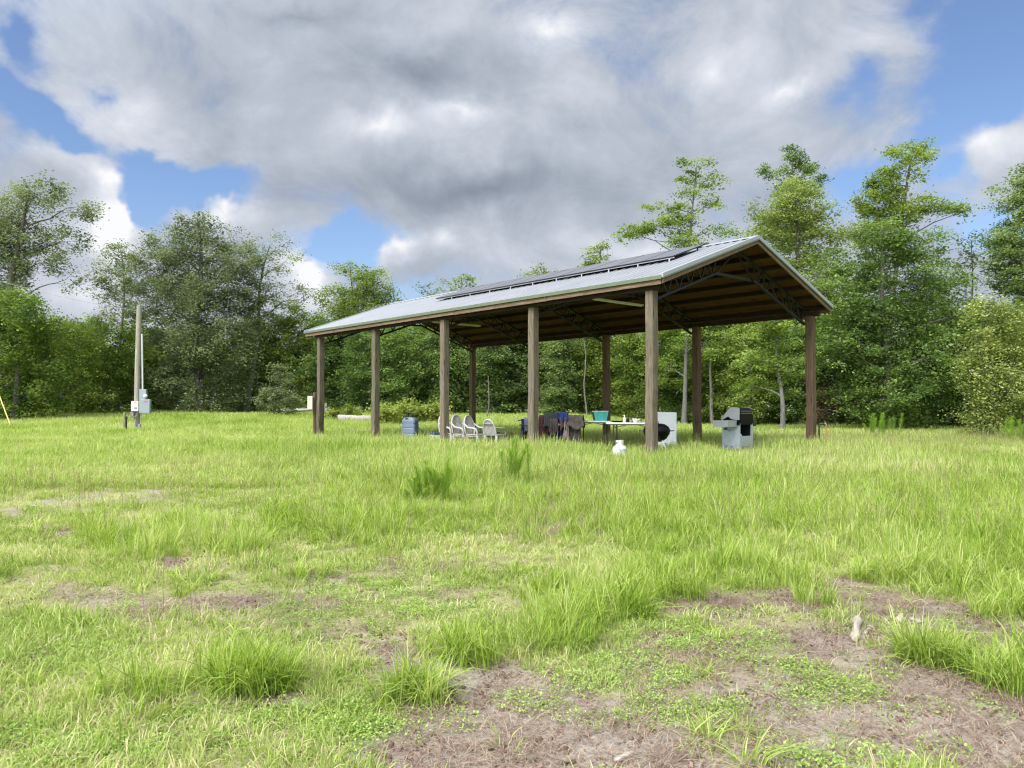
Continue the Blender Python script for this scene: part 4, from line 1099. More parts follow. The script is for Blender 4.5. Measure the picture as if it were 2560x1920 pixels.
# solar panels: ten on the front slope, nearer end first
x0, x1 = 1.90, 3.46
al = math.atan((roof_z(x1) - roof_z(x0)) / (x1 - x0))
for i in range(10):
    yc = .72 + 1.12 * (i + .5)
    lab = ('solar panel at the right end of the roof row, nearest the gable' if i == 0 else 'solar panel at the left end of the roof row' if i == 9 else 'dark solar panel, %s from the right in the roof row' % ORD[i])
    xm = (x0 + x1) / 2
    t = thing('solar_panel', lab, 'solar panel', lw(xm, yc, roof_z(xm) + .145), TH, 'solar panels in a row on the roof')
    q = Matrix.Rotation(-al, 3, 'Y')
    ln = (x1 - x0) / math.cos(al)
    m = MB(); m.box((0, 0, 0), (ln - .03, 1.08, .02), q); m.build('glass', M['panel'], t)
    m = MB()
    for s in (-1, 1):
        m.box(q @ Vector((s * (ln / 2 - .006), 0, -.004)), (.020, 1.108, .034), q); m.box(q @ Vector((0, s * .547, -.004)), (ln - .02, .016, .034), q)
    m.build('frame', M['blackplastic'], t)
    for s in (-.52, .42):
        m = MB()
        a = q @ Vector((s * ln * .92, -.40, -.03)); m.bar(a, a + Vector((.0, .0, -.145)), .03, .04)
        b = q @ Vector((s * ln * .92, -.56, -.045)); c = q @ Vector((s * ln * .92, .56, -.045)); m.bar(b, c, .035, .03)
        if s < 0: m.box(a + Vector((-.02, 0, -.13)), (.09, .06, .03), q)
        m.build('mounting_rail', M['aluminium'], t)

# ------------------------------------------------------------------ things under and around the pavilion
def chair(label, loc, rotz, high=True):
    t = thing('garden_chair', label, 'chair', loc, rotz, 'white plastic garden chairs')
    hb = 1.08 if high else .96; sw = .25; sd_ = .24; sh_ = .45
    m = MB()        # seat faces +y
    P_ = [[(sw * (1 + .04 * j) * (i / 4 - .5) * 2, -sd_ + 2 * sd_ * j / 5, sh_ - .03 * math.sin(math.pi * (i / 4)) * (1 - abs(j / 5 - .5)) + .012 * (j == 5)) for i in range(5)] for j in range(6)]
    m.grid(P_, .018)
    for s in (-1, 1): m.box((s * .235, 0, sh_ - .03), (.035, .46, .09))
    m.box((0, .235, sh_ - .03), (.46, .03, .09)); m.build('seat', M['chair'], t)
    m = MB()        # backrest: rim plus slats or lattice
    def bp(s, h): return Vector((s, -sd_ - .02 - .22 * (h - sh_), h))
    n = 14; rim = []
    for i in range(n + 1):
        a = math.pi * i / n
        rim.append(bp(-math.cos(a) * (.27 if high else .26), sh_ + .04 + (hb - sh_ - .04) * (math.sin(a) ** .75)))
    m.tube(rim, .032, 6)
    if high:
        P_ = []
        for j in range(7):
            h = sh_ + .50 * (hb - sh_) + .47 * (hb - sh_) * j / 6
            ww = .255 * math.sqrt(max(.02, 1 - ((h - sh_) / (hb - sh_)) ** 2.6))
            P_.append([bp(ww * (2 * i / 6 - 1), h) + Vector((0, -.02 * (1 - abs(2 * i / 6 - 1)), 0)) for i in range(7)])
        m.grid(P_, .012)
        for i in range(-5, 6):
            for s in (-1, 1):
                a = i * .055; h0, h1 = sh_ + .03, sh_ + .56 * (hb - sh_)
                x0_, x1_ = a - s * .11, a + s * .11
                if abs(x0_) < .25 and abs(x1_) < .25: m.bar(bp(x0_, h0), bp(x1_, h1), .022, .010)
    else:
        for i in range(-4, 5):
            hh = sh_ + (hb - sh_) * (1 - (abs(i) / 5.2) ** 2) ** .5
            m.bar(bp(i * .054, sh_ + .01), bp(i * .054, hh - .02), .040, .012)
        m.bar(bp(-.21, hb - .14), bp(.21, hb - .14), .11, .012)
    m.build('backrest', M['chair'], t)
    for sx in (-1, 1):
        m = MB(); hA = sh_ + .21
        m.tube([bp(sx * .25, sh_ + .36 * (1 if high else .7)), (sx * .30, -.14, hA + .02), (sx * .31, .10, hA), (sx * .30, .21, hA - .03), (sx * .275, .235, hA - .12), (sx * .262, .235, sh_)], [.030, .036, .040, .038, .036, .034], 6)
        m.build('armrest', M['chair'], t)
        for sy in (-1, 1):
            m = MB(); m.tube([(sx * .24, sy * .21, sh_), (sx * .26, sy * .25, sh_ * .5), (sx * .275, sy * .29, -.02)], [.058, .046, .032], 6)
            m.build('leg', M['chair'], t)
    return t
for (u, Y, rz, hi, lab) in [(1128, 26.3, R(-128), True, 'white garden chair half hidden behind the third front post'), (1160, 26.0, R(-130), True, 'high backed white chair next to the post, in the middle of three'), (1192, 25.8, R(-126), True, 'high backed white chair with lattice back, right one of three'),
                            (1238, 25.6, R(-38), False, 'low backed slatted white chair standing apart at the right')]:
    chair(lab, gp(u, Y), rz, hi)

# portable tank with tow bar
g = gp(1026, 30.2)
t = thing('portable_tank', 'blue grey ribbed plastic tank standing on end in the grass', 'tank', g, R(-22))
m = MB()
zs = [0, .05, .30, .33, .36, .52, .545, .57, .70, .725, .75, .84, .90, .95, .975]
ws_ = [.24, .29, .295, .268, .295, .295, .27, .295, .295, .27, .295, .29, .26, .20, .10]
vs = []; fs = []
for z, w in zip(zs, ws_):
    dd = .19 * (w / .295)
    c = .75
    vs += [(-w, -dd * c, z), (-w * .86, -dd, z), (w * .86, -dd, z), (w, -dd * c, z), (w, dd * c, z), (w * .86, dd, z), (-w * .86, dd, z), (-w, dd * c, z)]
for i in range(len(zs) - 1):
    for j in range(8):
        a = i * 8 + j; b = i * 8 + (j + 1) % 8; fs.append((a, b, b + 8, a + 8))
fs += [tuple(range(7, -1, -1)), tuple(range(len(vs) - 8, len(vs)))]
m.add(vs, fs); m.build('tank_body', M['tank'], t)
for dx, rx_ in ((-.09, .4), (.08, -.2)):
    m = MB(); m.tube([(dx, -.02, .93), (dx - .02 * rx_, -.02, 1.0)], .055, 12); m.tube([(dx - .02 * rx_, -.02, 1.0), (dx - .10 * rx_, -.03, 1.08)], [.075, .07], 12); m.build('valve_cap', M['blackplastic'], t)
m = MB(); m.tube([(-.12, -.175, .90), (-.06, -.19, .93), (0, -.18, .92)], .02, 6); m.build('grip', M['blackplastic'], t)
m = MB(); m.tube([(.27, -.1, .72), (.95, -.15, .10)], .018, 6); m.tube([(.95, -.25, .10), (.95, -.05, .10)], .018, 6); m.build('tow_bar', M['steel'], t)
for dy in (-.2, .2):
    m = MB(); m.tube([(.30, dy - .025, .09), (.30, dy + .025, .09)], .09, 16); m.build('wheel', M['blackplastic'], t)

g = gp(1088, 28.6)
t = thing('drinks_cooler', 'small white cooler with a navy lid beside the third post', 'cooler', g, R(25))
m = MB(); m.prism([(-.15, .08), (.15, .08), (.165, .34), (-.165, .34)], 'y', -.12, .12); m.build('body', M['whitebox'], t)
m = MB(); m.box((0, 0, .385), (.36, .28, .085), bev=.02); m.box((-.155, 0, .2), (.03, .2, .22)); m.build('lid', M['bluewhite'], t)
m = MB(); m.tube([(-.17, 0, .3), (-.15, 0, .47), (.15, 0, .47), (.17, 0, .3)], .012, 6); m.build('handle', M['bluewhite'], t)
m = MB(); m.box((.0, 0, .055), (.28, .22, .055)); m.build('foot', M['blackplastic'], t)

g = gp(1216, 27.3)
t = thing('low_table', 'low black camp table behind the white chairs', 'table', g, TH)
m = MB(); m.box((0, 0, .46), (.85, .5, .04), bev=.01); m.build('tabletop', M['blackplastic'], t)
for sx in (-1, 1):
    for sy in (-1, 1):
        m = MB(); m.bar((sx * .36, sy * .2, .44), (sx * .40, sy * .22, 0), .025); m.build('leg', M['steel'], t)
g = gp(1163, 25.4)
o = MB(); o.tube([(0, -.16, .19), (0, .18, .20)], .19, 18, cap=False); stump = o.build('cut_log', M['bark'], None, g, R(10))
tag(stump, 'short sawn log with ringed end under the white chairs', 'log')
m = MB()
for s, yy_ in ((0, -.161), (1, .181)):
    pr = [(r_, z_) for r_, z_ in ((.19, 0), (.15, -.006), (.14, .004), (.09, -.004), (.08, .004), (.02, 0))]
    k = 18; vs = []; fs = []
    for r_, dz in pr: vs += [(r_ * math.cos(6.2832 * j / k), yy_ + dz, .19 + .01 * s + r_ * math.sin(6.2832 * j / k)) for j in range(k)]
    for i in range(len(pr) - 1):
        for j in range(k): a = i * k + j; b = i * k + (j + 1) % k; fs.append((a, b, b + k, a + k))
    m.add(vs, fs)
m.build('end_grain', M['endgrain'], stump)

# clothes rack with garments
gA = gp(1376, 24.6)
RT = R(-6)
t = thing('clothes_rack', 'low dark drying rack loaded with clothes behind the fourth front post', 'rack', gA, RT)
m = MB(); m.tube([(-1.05, 0, .93), (.90, 0, .93)], .018, 8); m.tube([(-1.0, -.25, .78), (.88, -.25, .78)], .014, 8); m.tube([(-1.0, .25, .78), (.88, .25, .78)], .014, 8); m.build('rail', M['steel'], t)
for sx in (-.9, .0, .86):
    m = MB(); m.bar((sx, 0, .95), (sx, -.34, 0), .03); m.bar((sx, 0, .95), (sx, .34, 0), .03); m.bar((sx, -.25, .30), (sx, .25, .30), .02); m.build('trestle', M['steel'], t)
def rack(x, y=0.0, z=0.0):
    c, s = math.cos(RT), math.sin(RT); return Vector((gA.x + c * x - s * y, gA.y + s * x + c * y, gA.z + z))
def garment(name, label, cat, x, w, lf_, lb_, top, mat, seed, bulk=.10, y0=0.0):
    r = np.random.default_rng(seed); m = MB()
    ni, nj = 13, 22; P_ = []
    ph = r.random(4) * 6.28; fr = r.uniform(14, 26, 3) / max(w, .2) * .3
    for i in range(ni):
        row_ = []; s = i / (ni - 1) - .5
        lf2 = lf_ * (1 + .16 * math.sin(s * 7 + ph[3])); lb2 = lb_
        for j in range(nj):
            q = j / (nj - 1) * 2 - 1
            fold = .030 * math.sin(s * w * fr[0] * 12 + ph[0]) + .020 * math.sin(s * w * fr[1] * 21 + ph[1] + q * 2)
            if q < 0: yy_ = -bulk * (1 - (1 + max(q, -.25) / .25) ** 2) ** .5 - .02; zz = top - lf2 * max(0, -q - .12) * 1.13
            else: yy_ = bulk * (1 - (1 - min(q, .25) / .25) ** 2) ** .5 + .02; zz = top - lb2 * max(0, q - .12) * 1.13
            d_ = min(1, abs(q) * 2)
            row_.append((s * w * (1 + .10 * d_ * math.sin(ph[2] + 3 * q)) + fold * .3, y0 + yy_ * (1 + .25 * abs(q)) + fold * d_ * (1.2 if q < 0 else .8), zz + fold * .25 + r.normal(0, .005)))
        P_.append(row_)
    m.grid(P_, -.022)
    o = m.build(name, M[mat], None, rack(x), RT)
    return tag(o, label, cat, 'clothes draped over the rack')
garment('shirt', 'lavender shirt at the left end of the rack beside the post', 'clothing', -.74, .20, .46, .3, 1.02, 'lavender', 1, .13)
garment('jacket', 'dark navy jacket hanging low left of the fourth post', 'clothing', -.86, .16, .75, .5, .97, 'navy', 2, .08)
garment('jacket', 'maroon jacket just right of the fourth front post', 'clothing', -.20, .30, .64, .5, 1.10, 'maroon', 3, .20)
garment('vest', 'black and dark green vest humped in the middle of the rack', 'clothing', .03, .46, .50, .5, 1.18, 'darkgreen', 4, .25)
garment('shirt', 'mauve shirt folded under the dark green vest', 'clothing', .11, .26, .55, .25, 1.02, 'mauve', 5, .29)
garment('jacket', 'navy jacket with white marks in the middle of the rack', 'clothing', .30, .34, .74, .5, 1.06, 'navy', 6, .23)
garment('vest', 'royal blue vest on top of the rack right of centre', 'clothing', .42, .30, .26, .5, 1.19, 'royal', 7, .22)
garment('shirt', 'dusky mauve cloth hanging under the royal blue vest', 'clothing', .45, .30, .40, .4, 1.05, 'mauve', 8, .26)
garment('towel', 'pale tan towel hanging low beside the patterned wrap', 'towel', .52, .14, .66, .3, .95, 'tan', 9, .28)
garment('wrap', 'grey brown patterned wrap draped over the right end', 'clothing', .78, .58, .40, .4, 1.10, 'camo', 10, .26)
garment('trousers', 'long grey brown trousers hanging at the right end of the rack', 'clothing', .72, .46, .88, .6, .92, 'camo', 11, .16)
garment('trousers', 'long black trousers hanging in the middle of the rack', 'clothing', .16, .62, .88, .6, .90, 'blackcloth', 12, .17)
garment('trousers', 'dark maroon trousers hanging beside the post', 'clothing', -.20, .30, .84, .6, .90, 'maroon', 13, .15)
nv = [o for o in COL.objects if o.get('label', '').startswith('navy jacket with white')][0]
m = MB(); m.box((-.03, -.30, .80), (.03, .01, .07), Matrix.Rotation(.4, 3, 'Y')); m.box((.03, -.30, .82), (.03, .01, .08), Matrix.Rotation(.3, 3, 'Y')); m.build('white_mark', M['whitebox'], nv)

def folding_table(label, loc, rotz, ln, wd, h):
    t = thing('folding_table', label, 'table', loc, rotz, 'white folding tables')
    m = MB(); m.box((0, 0, h - .025), (wd, ln, .05), bev=.014); m.build('tabletop', M['tabletop'], t)
    m = MB()
    for s in (-1, 1): m.bar((s * (wd / 2 - .06), -ln / 2 + .08, h - .065), (s * (wd / 2 - .06), ln / 2 - .08, h - .065), .025)
    m.build('under_rail', M['steelgrey'], t)
    for sy in (-1, 1):
        y = sy * (ln / 2 - .22)
        m = MB(); m.tube([(-wd / 2 + .08, y, h - .06), (0, y, h - .17), (wd / 2 - .08, y, h - .06)], .012, 6); m.tube([(0, y, h - .15), (0, y - sy * .42, h - .06)], .011, 6)
        m.build('brace', M['steelgrey'], t)
        for sx in (-1, 1):
            m = MB(); m.tube([(sx * (wd / 2 - .09), y, h - .05), (sx * (wd / 2 - .09), y, .02)], .017, 8); m.build('leg', M['steel'], t)
    return t
T1 = gp(1484, 24.9); T2 = gp(1580, 22.9)
folding_table('white folding table carrying the teal bag', T1, R(74), 1.22, .72, .93)
folding_table('white folding table with bottle and pan left of the kettle grill', T2, R(72), 1.45, .72, .91)
g = gp(1500, 24.7)
t = thing('cooler_bag', 'teal cooler bag standing on the left folding table', 'bag', (g.x, g.y, T1.z + .93), R(8))
m = MB(); b0, b1 = (.185, .11), (.235, .15)
vs = [(-b0[0], -b0[1], .002), (b0[0], -b0[1], .002), (b0[0], b0[1], .002), (-b0[0], b0[1], .002), (-b1[0], -b1[1], .29), (b1[0], -b1[1], .29), (b1[0], b1[1], .29), (-b1[0], b1[1], .29)]
m.add(vs, [(3, 2, 1, 0), (4, 5, 6, 7), (0, 1, 5, 4), (1, 2, 6, 5), (2, 3, 7, 6), (3, 0, 4, 7)]); m.build('body', M['teal'], t)
m = MB(); m.box((0, 0, .305), (.48, .31, .03), bev=.01); m.build('lid', M['cream'], t)
m = MB(); m.box((.222, .0, .16), (.02, .20, .24), Matrix.Rotation(.17, 3, 'Y')); m.box((-.217, 0, .16), (.02, .20, .24), Matrix.Rotation(-.17, 3, 'Y')); m.build('side_panel', M['blackplastic'], t)
m = MB(); m.tube([(-.12, -.125, .04), (-.12, -.157, .27), (.12, -.157, .27), (.12, -.125, .04)], .008, 6); m.build('handle', M['teal'], t)
def on2(u, Y): x = (u - CU) / F * Y; return (x, Y, T2.z + .912)
t = thing('serving_tray', 'dark shallow tray on the left end of the right table', 'tray', on2(1543, 23.0), R(20))
m = MB(); m.lathe([(.13, .0), (.19, .045), (.18, .045), (.125, .012)], sides=24); m.build('pan', M['blackenamel'], t)
m = MB(); m.tube([(.18, 0, .04), (.36, 0, .06)], .014, 8); m.build('handle', M['blackplastic'], t)
t = thing('bottle', 'white spray bottle on the folding table beside the tray', 'bottle', on2(1561, 22.85))
m = MB(); m.lathe([(.035, 0), (.038, .01), (.038, .13), (.016, .17), (.014, .19)], sides=14); m.build('body', M['whitebox'], t)
m = MB(); m.lathe([(.018, .19), (.018, .215), (.01, .222)], sides=10); m.bar((0, 0, .208), (-.05, 0, .208), .014); m.build('cap', M['whitebox'], t)
for i, (u, Y, hh, rr, mt, lab) in enumerate([(1569, 22.95, .12, .045, 'darkgreen', 'dark green jar just right of the white bottle'), (1577, 22.75, .10, .05, 'steelgrey', 'grey tin can right of the green jar'), (1600, 22.6, .07, .05, 'steelgrey', 'low grey tin on the right part of the table')]):
    t = thing('jar', lab, 'jar', on2(u, Y)); m = MB(); m.lathe([(rr, 0), (rr, hh * .8), (rr * .8, hh * .9)], sides=14); m.build('body', M[mt], t)
    m = MB(); m.lathe([(rr * .82, hh * .9), (rr * .82, hh), (rr * .7, hh + .004)], sides=14); m.build('lid', M['steel'], t)
t = thing('bowl', 'pale bowl with crumpled paper on the right folding table', 'bowl', on2(1588, 22.8))
m = MB(); m.lathe([(.06, 0), (.12, .06), (.112, .06), (.05, .012)], sides=18); m.build('dish', M['whitebox'], t)
rr_ = np.random.default_rng(3); m = MB()
for i in range(5): m.box((rr_.normal(0, .04), rr_.normal(0, .04), .07), (.09, .07, .05), Matrix.Rotation(rr_.random() * 3, 3, 'X') @ Matrix.Rotation(rr_.random() * 3, 3, 'Z'), .012)
m.build('paper', M['cream'], t)

# dark tarp heap on the ground
g = gp(1470, 24.0); m = MB(); r = np.random.default_rng(12); P_ = []
for i in range(26):
    row_ = []
    for j in range(9):
        e_ = math.sin(math.pi * j / 8) * math.sin(math.pi * min(1, max(0, i / 25))) ** .5
        row_.append((-1.1 + 2.2 * i / 25 + r.normal(0, .02), -.30 + .6 * j / 8 + r.normal(0, .02), .005 + e_ * (.13 + .08 * math.sin(i * 1.3) + r.normal(0, .03))))
    P_.append(row_)
m.grid(P_); tag(m.build('tarp', M['blackcloth'], None, g, R(-4)), 'crumpled black tarp lying in the grass under the tables', 'tarp')

# propane cylinder
g = gp(1549, 20.2); g.z -= .0
t = thing('propane_tank', 'white propane cylinder with printed sleeve sitting in the grass', 'gas cylinder', g, R(12))
m = MB(); m.lathe([(.14, .04), (.175, .06), (.192, .12), (.195, .16), (.195, .25), (.185, .30), (.15, .345), (.09, .37), (.03, .378)], sides=28); m.build('tank_body', M['propane'], t)
m = MB()
for i in range(7):
    a = -2.5 + i * .06
m.lathe([(.15, 0), (.15, .05)], sides=24); m.build('foot_ring', M['propane'], t)
m = MB()
for i in range(20):
    a0 = math.pi * (.05 + 1.9 * i / 20) + math.pi / 2; a1 = math.pi * (.05 + 1.9 * (i + 1) / 20) + math.pi / 2
    f_ = lambda a, z: (.105 * math.cos(a), .105 * math.sin(a), z)
    full = not (3 < i < 7 or 12 < i < 16)
    zz = ((.355, .50),) if full else ((.355, .40), (.465, .50))
    for z0, z1 in zz:
        m.add([f_(a0, z0), f_(a1, z0), f_(a1, z1), f_(a0, z1)], [(0, 1, 2, 3)])
o = m.build('collar', M['propane'], t); md = o.modifiers.new('thick', 'SOLIDIFY'); md.thickness = .008
m = MB(); m.tube([(0, 0, .37), (0, 0, .44)], .022, 10); m.tube([(0, 0, .43), (.05, -.03, .43)], .016, 8); m.tube([(0, 0, .44), (0, 0, .47)], .035, 10); m.build('valve', M['steelgrey'], t)
m = MB(); r = np.random.default_rng(5)
for rowi in range(4):       # rows of illegible print on the sleeve
    a = -2.35
    while a < -.75:
        w = r.uniform(.05, .16)
        if r.random() < .8:
            z0 = .155 + rowi * .035; h_ = .022 if rowi != 2 else .03
            n_ = 3; vs = []
            for q in range(n_ + 1):
                aa = a + w * q / n_; vs += [(.1975 * math.cos(aa), .1975 * math.sin(aa), z0), (.1975 * math.cos(aa), .1975 * math.sin(aa), z0 + h_)]
            m.add(vs, [(2 * q, 2 * q + 2, 2 * q + 3, 2 * q + 1) for q in range(n_)])
        a += w + .03
m.build('print', M['printblue'], t)

# kettle grill behind the nearest post
g = gp(1641, 20.9)
t = thing('kettle_grill', 'black kettle grill on pale legs half hidden behind the nearest post', 'grill', g, R(0))
m = MB(); m.lathe([(.03, .40), (.16, .42), (.27, .50), (.345, .62), (.36, .70)], sides=32); m.build('bowl', M['blackenamel'], t)
m = MB(); m.lathe([(.372, .69), (.372, .72), (.36, .74), (.32, .82), (.22, .885), (.10, .905), (.03, .91)], sides=32); m.tube([(-.05, 0, .90), (-.05, 0, .955), (.05, 0, .955), (.05, 0, .90)], .012, 6); m.build('lid', M['blackenamel'], t)
for s in (-1, 1):
    m = MB(); m.tube([(s * .35, -.05, .70), (s * .46, -.05, .71), (s * .46, .05, .71), (s * .35, .05, .70)], .013, 6); m.build('handle', M['blackplastic'], t)
for a in (-2.05, -.95, 1.57):
    m = MB(); m.tube([(.20 * math.cos(a), .20 * math.sin(a), .46), (.42 * math.cos(a) * (1.18 if a < 0 else 1), .42 * math.sin(a), .0)], .014, 8); m.build('leg', M['aluminium'], t)

# folded table standing on end
g = gp(1666, 24.6)
t = thing('folded_table', 'white folded table stood on its edge behind the kettle grill', 'table', g, R(6))
q = Matrix.Rotation(R(-3), 3, 'X') @ Matrix.Rotation(R(1.5), 3, 'Y')
for s in (-1, 1):
    m = MB(); m.box(q @ Vector((0, s * .028, .60)), (.62, .045, 1.18), q, .014); m.build('table_half', M['folded'], t)
for z in (.28, .86):
    m = MB(); m.box(q @ Vector((.312, 0, z)), (.03, .07, .06), q); m.build('latch', M['blackplastic'], t)

# gas grill
g = gp(1843, 23.6)
t = thing('gas_grill', 'large grey gas grill with black hood near the right gable', 'grill', g, TH)
hx, hy = .36, .31
m = MB(); m.box((-hx + .011, 0, .47), (.022, 2 * hy, .80)); 
m.build('side_panel', M['grillgrey'], t)
m = MB(); m.box((hx - .011, 0, .47), (.022, 2 * hy, .80)); m.box((0, hy - .012, .47), (2 * hx - .05, .022, .80)); m.box((0, 0, .09), (2 * hx - .05, 2 * hy - .05, .02)); m.box((hx - .06, -hy + .012, .66), (.07, .02, .40)); m.build('cabinet', M['grillgrey'], t)
m = MB(); m.box((0.0, -hy + .011, .27), (2 * hx - .046, .022, .40)); m.build('back_panel', M['grillgrey'], t)
m = MB(); m.box((0, hy - .04, .49), (2 * hx - .06, .02, .74)); m.box((-hx + .035, 0, .49), (.02, 2 * hy - .10, .74)); m.box((hx - .035, 0.02, .49), (.02, 2 * hy - .12, .74)); m.build('inner_shade', M['blackplastic'], t)  # black sheets added to stand for the shade inside the open cabinet
m = MB()
for i in range(4): m.box((-hx - .002, .17, .10 + i * .026), (.006, .13, .010))
for i in range(3): m.box((-hx - .002, -.02 - .0 * i, .10 + i * .026), (.006, .09, .010)); m.box((-.10, -hy - .002, .10 + i * .026), (.30, .006, .010))
m.build('vent_slot', M['blackplastic'], t)
m = MB(); m.box((-hx - .006, .17, .68), (.02, .14, .06), bev=.006); m.build('side_handle', M['blackplastic'], t)
m = MB(); m.box((0, -.02, .86), (.80, .58, .10)); m.box((0, -.02, .93), (.76, .54, .06)); m.build('firebox', M['blackenamel'], t)
# hood: profile in (y, z)
prof = [(-.30, .90), (-.315, 1.20), (-.30, 1.27), (-.25, 1.315), (-.16, 1.335), (-.02, 1.335), (.05, 1.31), (.31, 1.02), (.33, .965), (.30, .95), (.10, 1.06), (-.0, .985), (-.12, .965)]
m = MB(); m.prism(prof, 'x', -hx + .03, hx - .03); m.box((0, -.30, .99), (2 * hx - .02, .05, .26)); m.build('hood', M['blackenamel'], t)
for s in (-1, 1):
    m = MB(); pr = [(y_ * 1.03, z_ + (.012 if z_ > 1.1 else 0)) for y_, z_ in prof]
    m.prism([(max(-.29, a), b) for a, b in pr], 'x', s * (hx - .028) - .022, s * (hx - .028) + .010); m.build('hood_end', M['grillpale'], t)
m = MB()
for z in (1.16, 1.225): m.box((0, -.318, z), (2 * hx - .10, .010, .022))
m.build('hood_strip', M['steelgrey'], t)
m = MB(); m.box((-hx - .27, .03, .93), (.48, .50, .035), bev=.008); m.box((-hx - .27, -.215, .85), (.48, .014, .19)); m.box((-hx - .505, .03, .85), (.014, .50, .19)); m.bar((-hx - .4, .05, .90), (-hx, .05, .62), .025); m.build('side_shelf', M['grillpale'], t)
m = MB(); m.prism([(hx + .01, .92), (hx + .28, .97), (hx + .28, .76), (hx + .20, .76), (hx + .01, .87)], 'y', -.26, .24); m.build('far_shelf', M['blackplastic'], t)
g2 = lw(*wl(g)); 
pt = thing('propane_tank', 'white gas bottle inside the open back of the gas grill', 'gas cylinder', lw(wl(g)[0] - .14, wl(g)[1] - .08, g.z + .10), TH)
m = MB(); m.lathe([(.12, 0), (.13, .05), (.135, .38), (.11, .43), (.05, .46)], sides=22); m.build('tank_body', M['propane'], pt)
m = MB(); m.tube([(0, 0, .45), (0, 0, .52)], .025, 10); m.tube([(0, 0, .51), (.10, -.02, .60), (.12, .0, .72)], .010, 6); m.build('valve', M['steel'], pt)
# paver under the grill
g3 = gp(1825, 23.0); m = MB(); m.box((0, 0, .01), (1.25, 1.0, .07), bev=.015)
tag(m.build('concrete_paver', pbr('concrete', (.30, .27, .24), .9, var=.25, scale=9, bump=.3), None, gp(1840, 23.55) + Vector((0, 0, -.01)), TH), 'flat concrete paver under the gas grill', 'paver')
t.location.z = gp(1840, 23.55).z + .036; pt.location.z += .04

# standpipe with hose by the last back post
B5 = lw(W_, 0); g = Vector((B5.x + .20, B5.y - .12, float(gz(B5.x, B5.y))))
t = thing('standpipe', 'black water standpipe strapped beside the rightmost post', 'tap', g, 0)
m = MB(); m.tube([(0, 0, -.05), (0, 0, .80), (.03, 0, .83), (.17, -.01, .83)], .028, 8); m.build('pipe', M['blackplastic'], t)
m = MB(); m.tube([(.17, -.01, .83), (.22, -.01, .83), (.23, -.01, .78)], .022, 8); m.bar((.19, -.01, .84), (.19, -.01, .89), .012); m.bar((.15, -.01, .89), (.23, -.01, .89), .012); m.build('faucet', M['aluminium'], t)
m = MB(); m.tube([g + Vector(p) for p in ((.23, -.01, .775), (.245, -.02, .6), (.225, -.03, .35), (.215, -.06, .1), (.15, -.2, .03), (-.1, -.4, .02))], .012, 8)
tag(m.build('garden_hose', M['hose']), 'orange red hose hanging from the standpipe', 'hose')

# ------------------------------------------------------------------ meter pole and neighbours
YP = 36.8
g = gp(343, YP); mm = YP / F
t = thing('meter_pole', 'weathered round timber pole carrying electric meter boxes', 'utility pole', g)
zt = px(346, 765, YP).z - g.z
m = MB(); m.tube([(0, 0, -.3), (.0, 0, zt * .5), (.04, 0, zt)], [.135, .128, .118], 16); m.build('pole', M['pole'], t)
def rel(u, v, dy=0.0): p = px(u, v, YP + dy); return p - g
def pbox(name, u0, v0, u1, v1, dep, mat, dy=-.20, parent=t, bev=.012):
    a = rel(u0, v0, dy); b = rel(u1, v1, dy); m = MB(); m.box(((a.x + b.x) / 2, dy, (a.z + b.z) / 2), (abs(b.x - a.x), dep, abs(a.z - b.z)), None, bev); return m.build(name, M[mat], parent)
me_ = pbox('meter_box', 350, 973, 366, 1033, .16, 'galvbox', -.18)
pn_ = pbox('breaker_panel', 353.5, 998, 376, 1033, .18, 'galvbox', -.23)
pbox('warning_label', 360, 1001.5, 368, 1005, .008, 'red', -.324, pn_, 0)
wb_ = pbox('white_enclosure', 329.5, 1003, 347, 1028, .13, 'whitebox', -.21)
pbox('red_strip', 335, 1003.8, 343, 1006, .008, 'red', -.279, wb_, 0); pbox('print_line', 335, 1020.5, 343, 1022, .008, 'steel', -.279, wb_, 0); pbox('print_line', 335, 1017.5, 343, 1018.6, .008, 'steel', -.279, wb_, 0)
pbox('outlet_box', 326, 1030, 335, 1041, .10, 'stub', -.19); pbox('outlet_box', 346, 1060, 351, 1069, .10, 'galvbox', -.17)
a = rel(363.5, 990, -.30); m = MB(); m.tube([(a.x, -.26, a.z), (a.x, -.33, a.z), (a.x, -.38, a.z), (a.x, -.40, a.z)], [.085, .085, .07, .03], 18); m.build('meter_dial', M['glass'], me_)
a = rel(355, 835, -.16); b = rel(356.5, 973, -.16); m = MB(); m.tube([(a.x, -.15, a.z), (b.x, -.15, b.z)], .038, 10); m.build('conduit', M['pipe'], t)
m = MB(); c0 = rel(351, 1030); c1 = rel(346, 1040); c2 = rel(338, 1044); c3 = rel(330, 1042)
m.tube([(p.x, -.2, p.z) for p in (c0, c1, c2, c3)], .022, 7)
c0 = rel(356, 1033); c1 = rel(358, 1055); c2 = rel(358, 1070); c3 = rel(356, 1086); m.tube([(p.x, -.2, p.z) for p in (c0, c1, c2, c3)], .016, 7)
c0 = rel(344, 1043); c1 = rel(343, 1060); c2 = rel(346, 1074); c3 = rel(350, 1086); m.tube([(p.x, -.17, p.z) for p in (c0, c1, c2, c3)], .018, 7)
m.build('wiring', M['cable'], t)
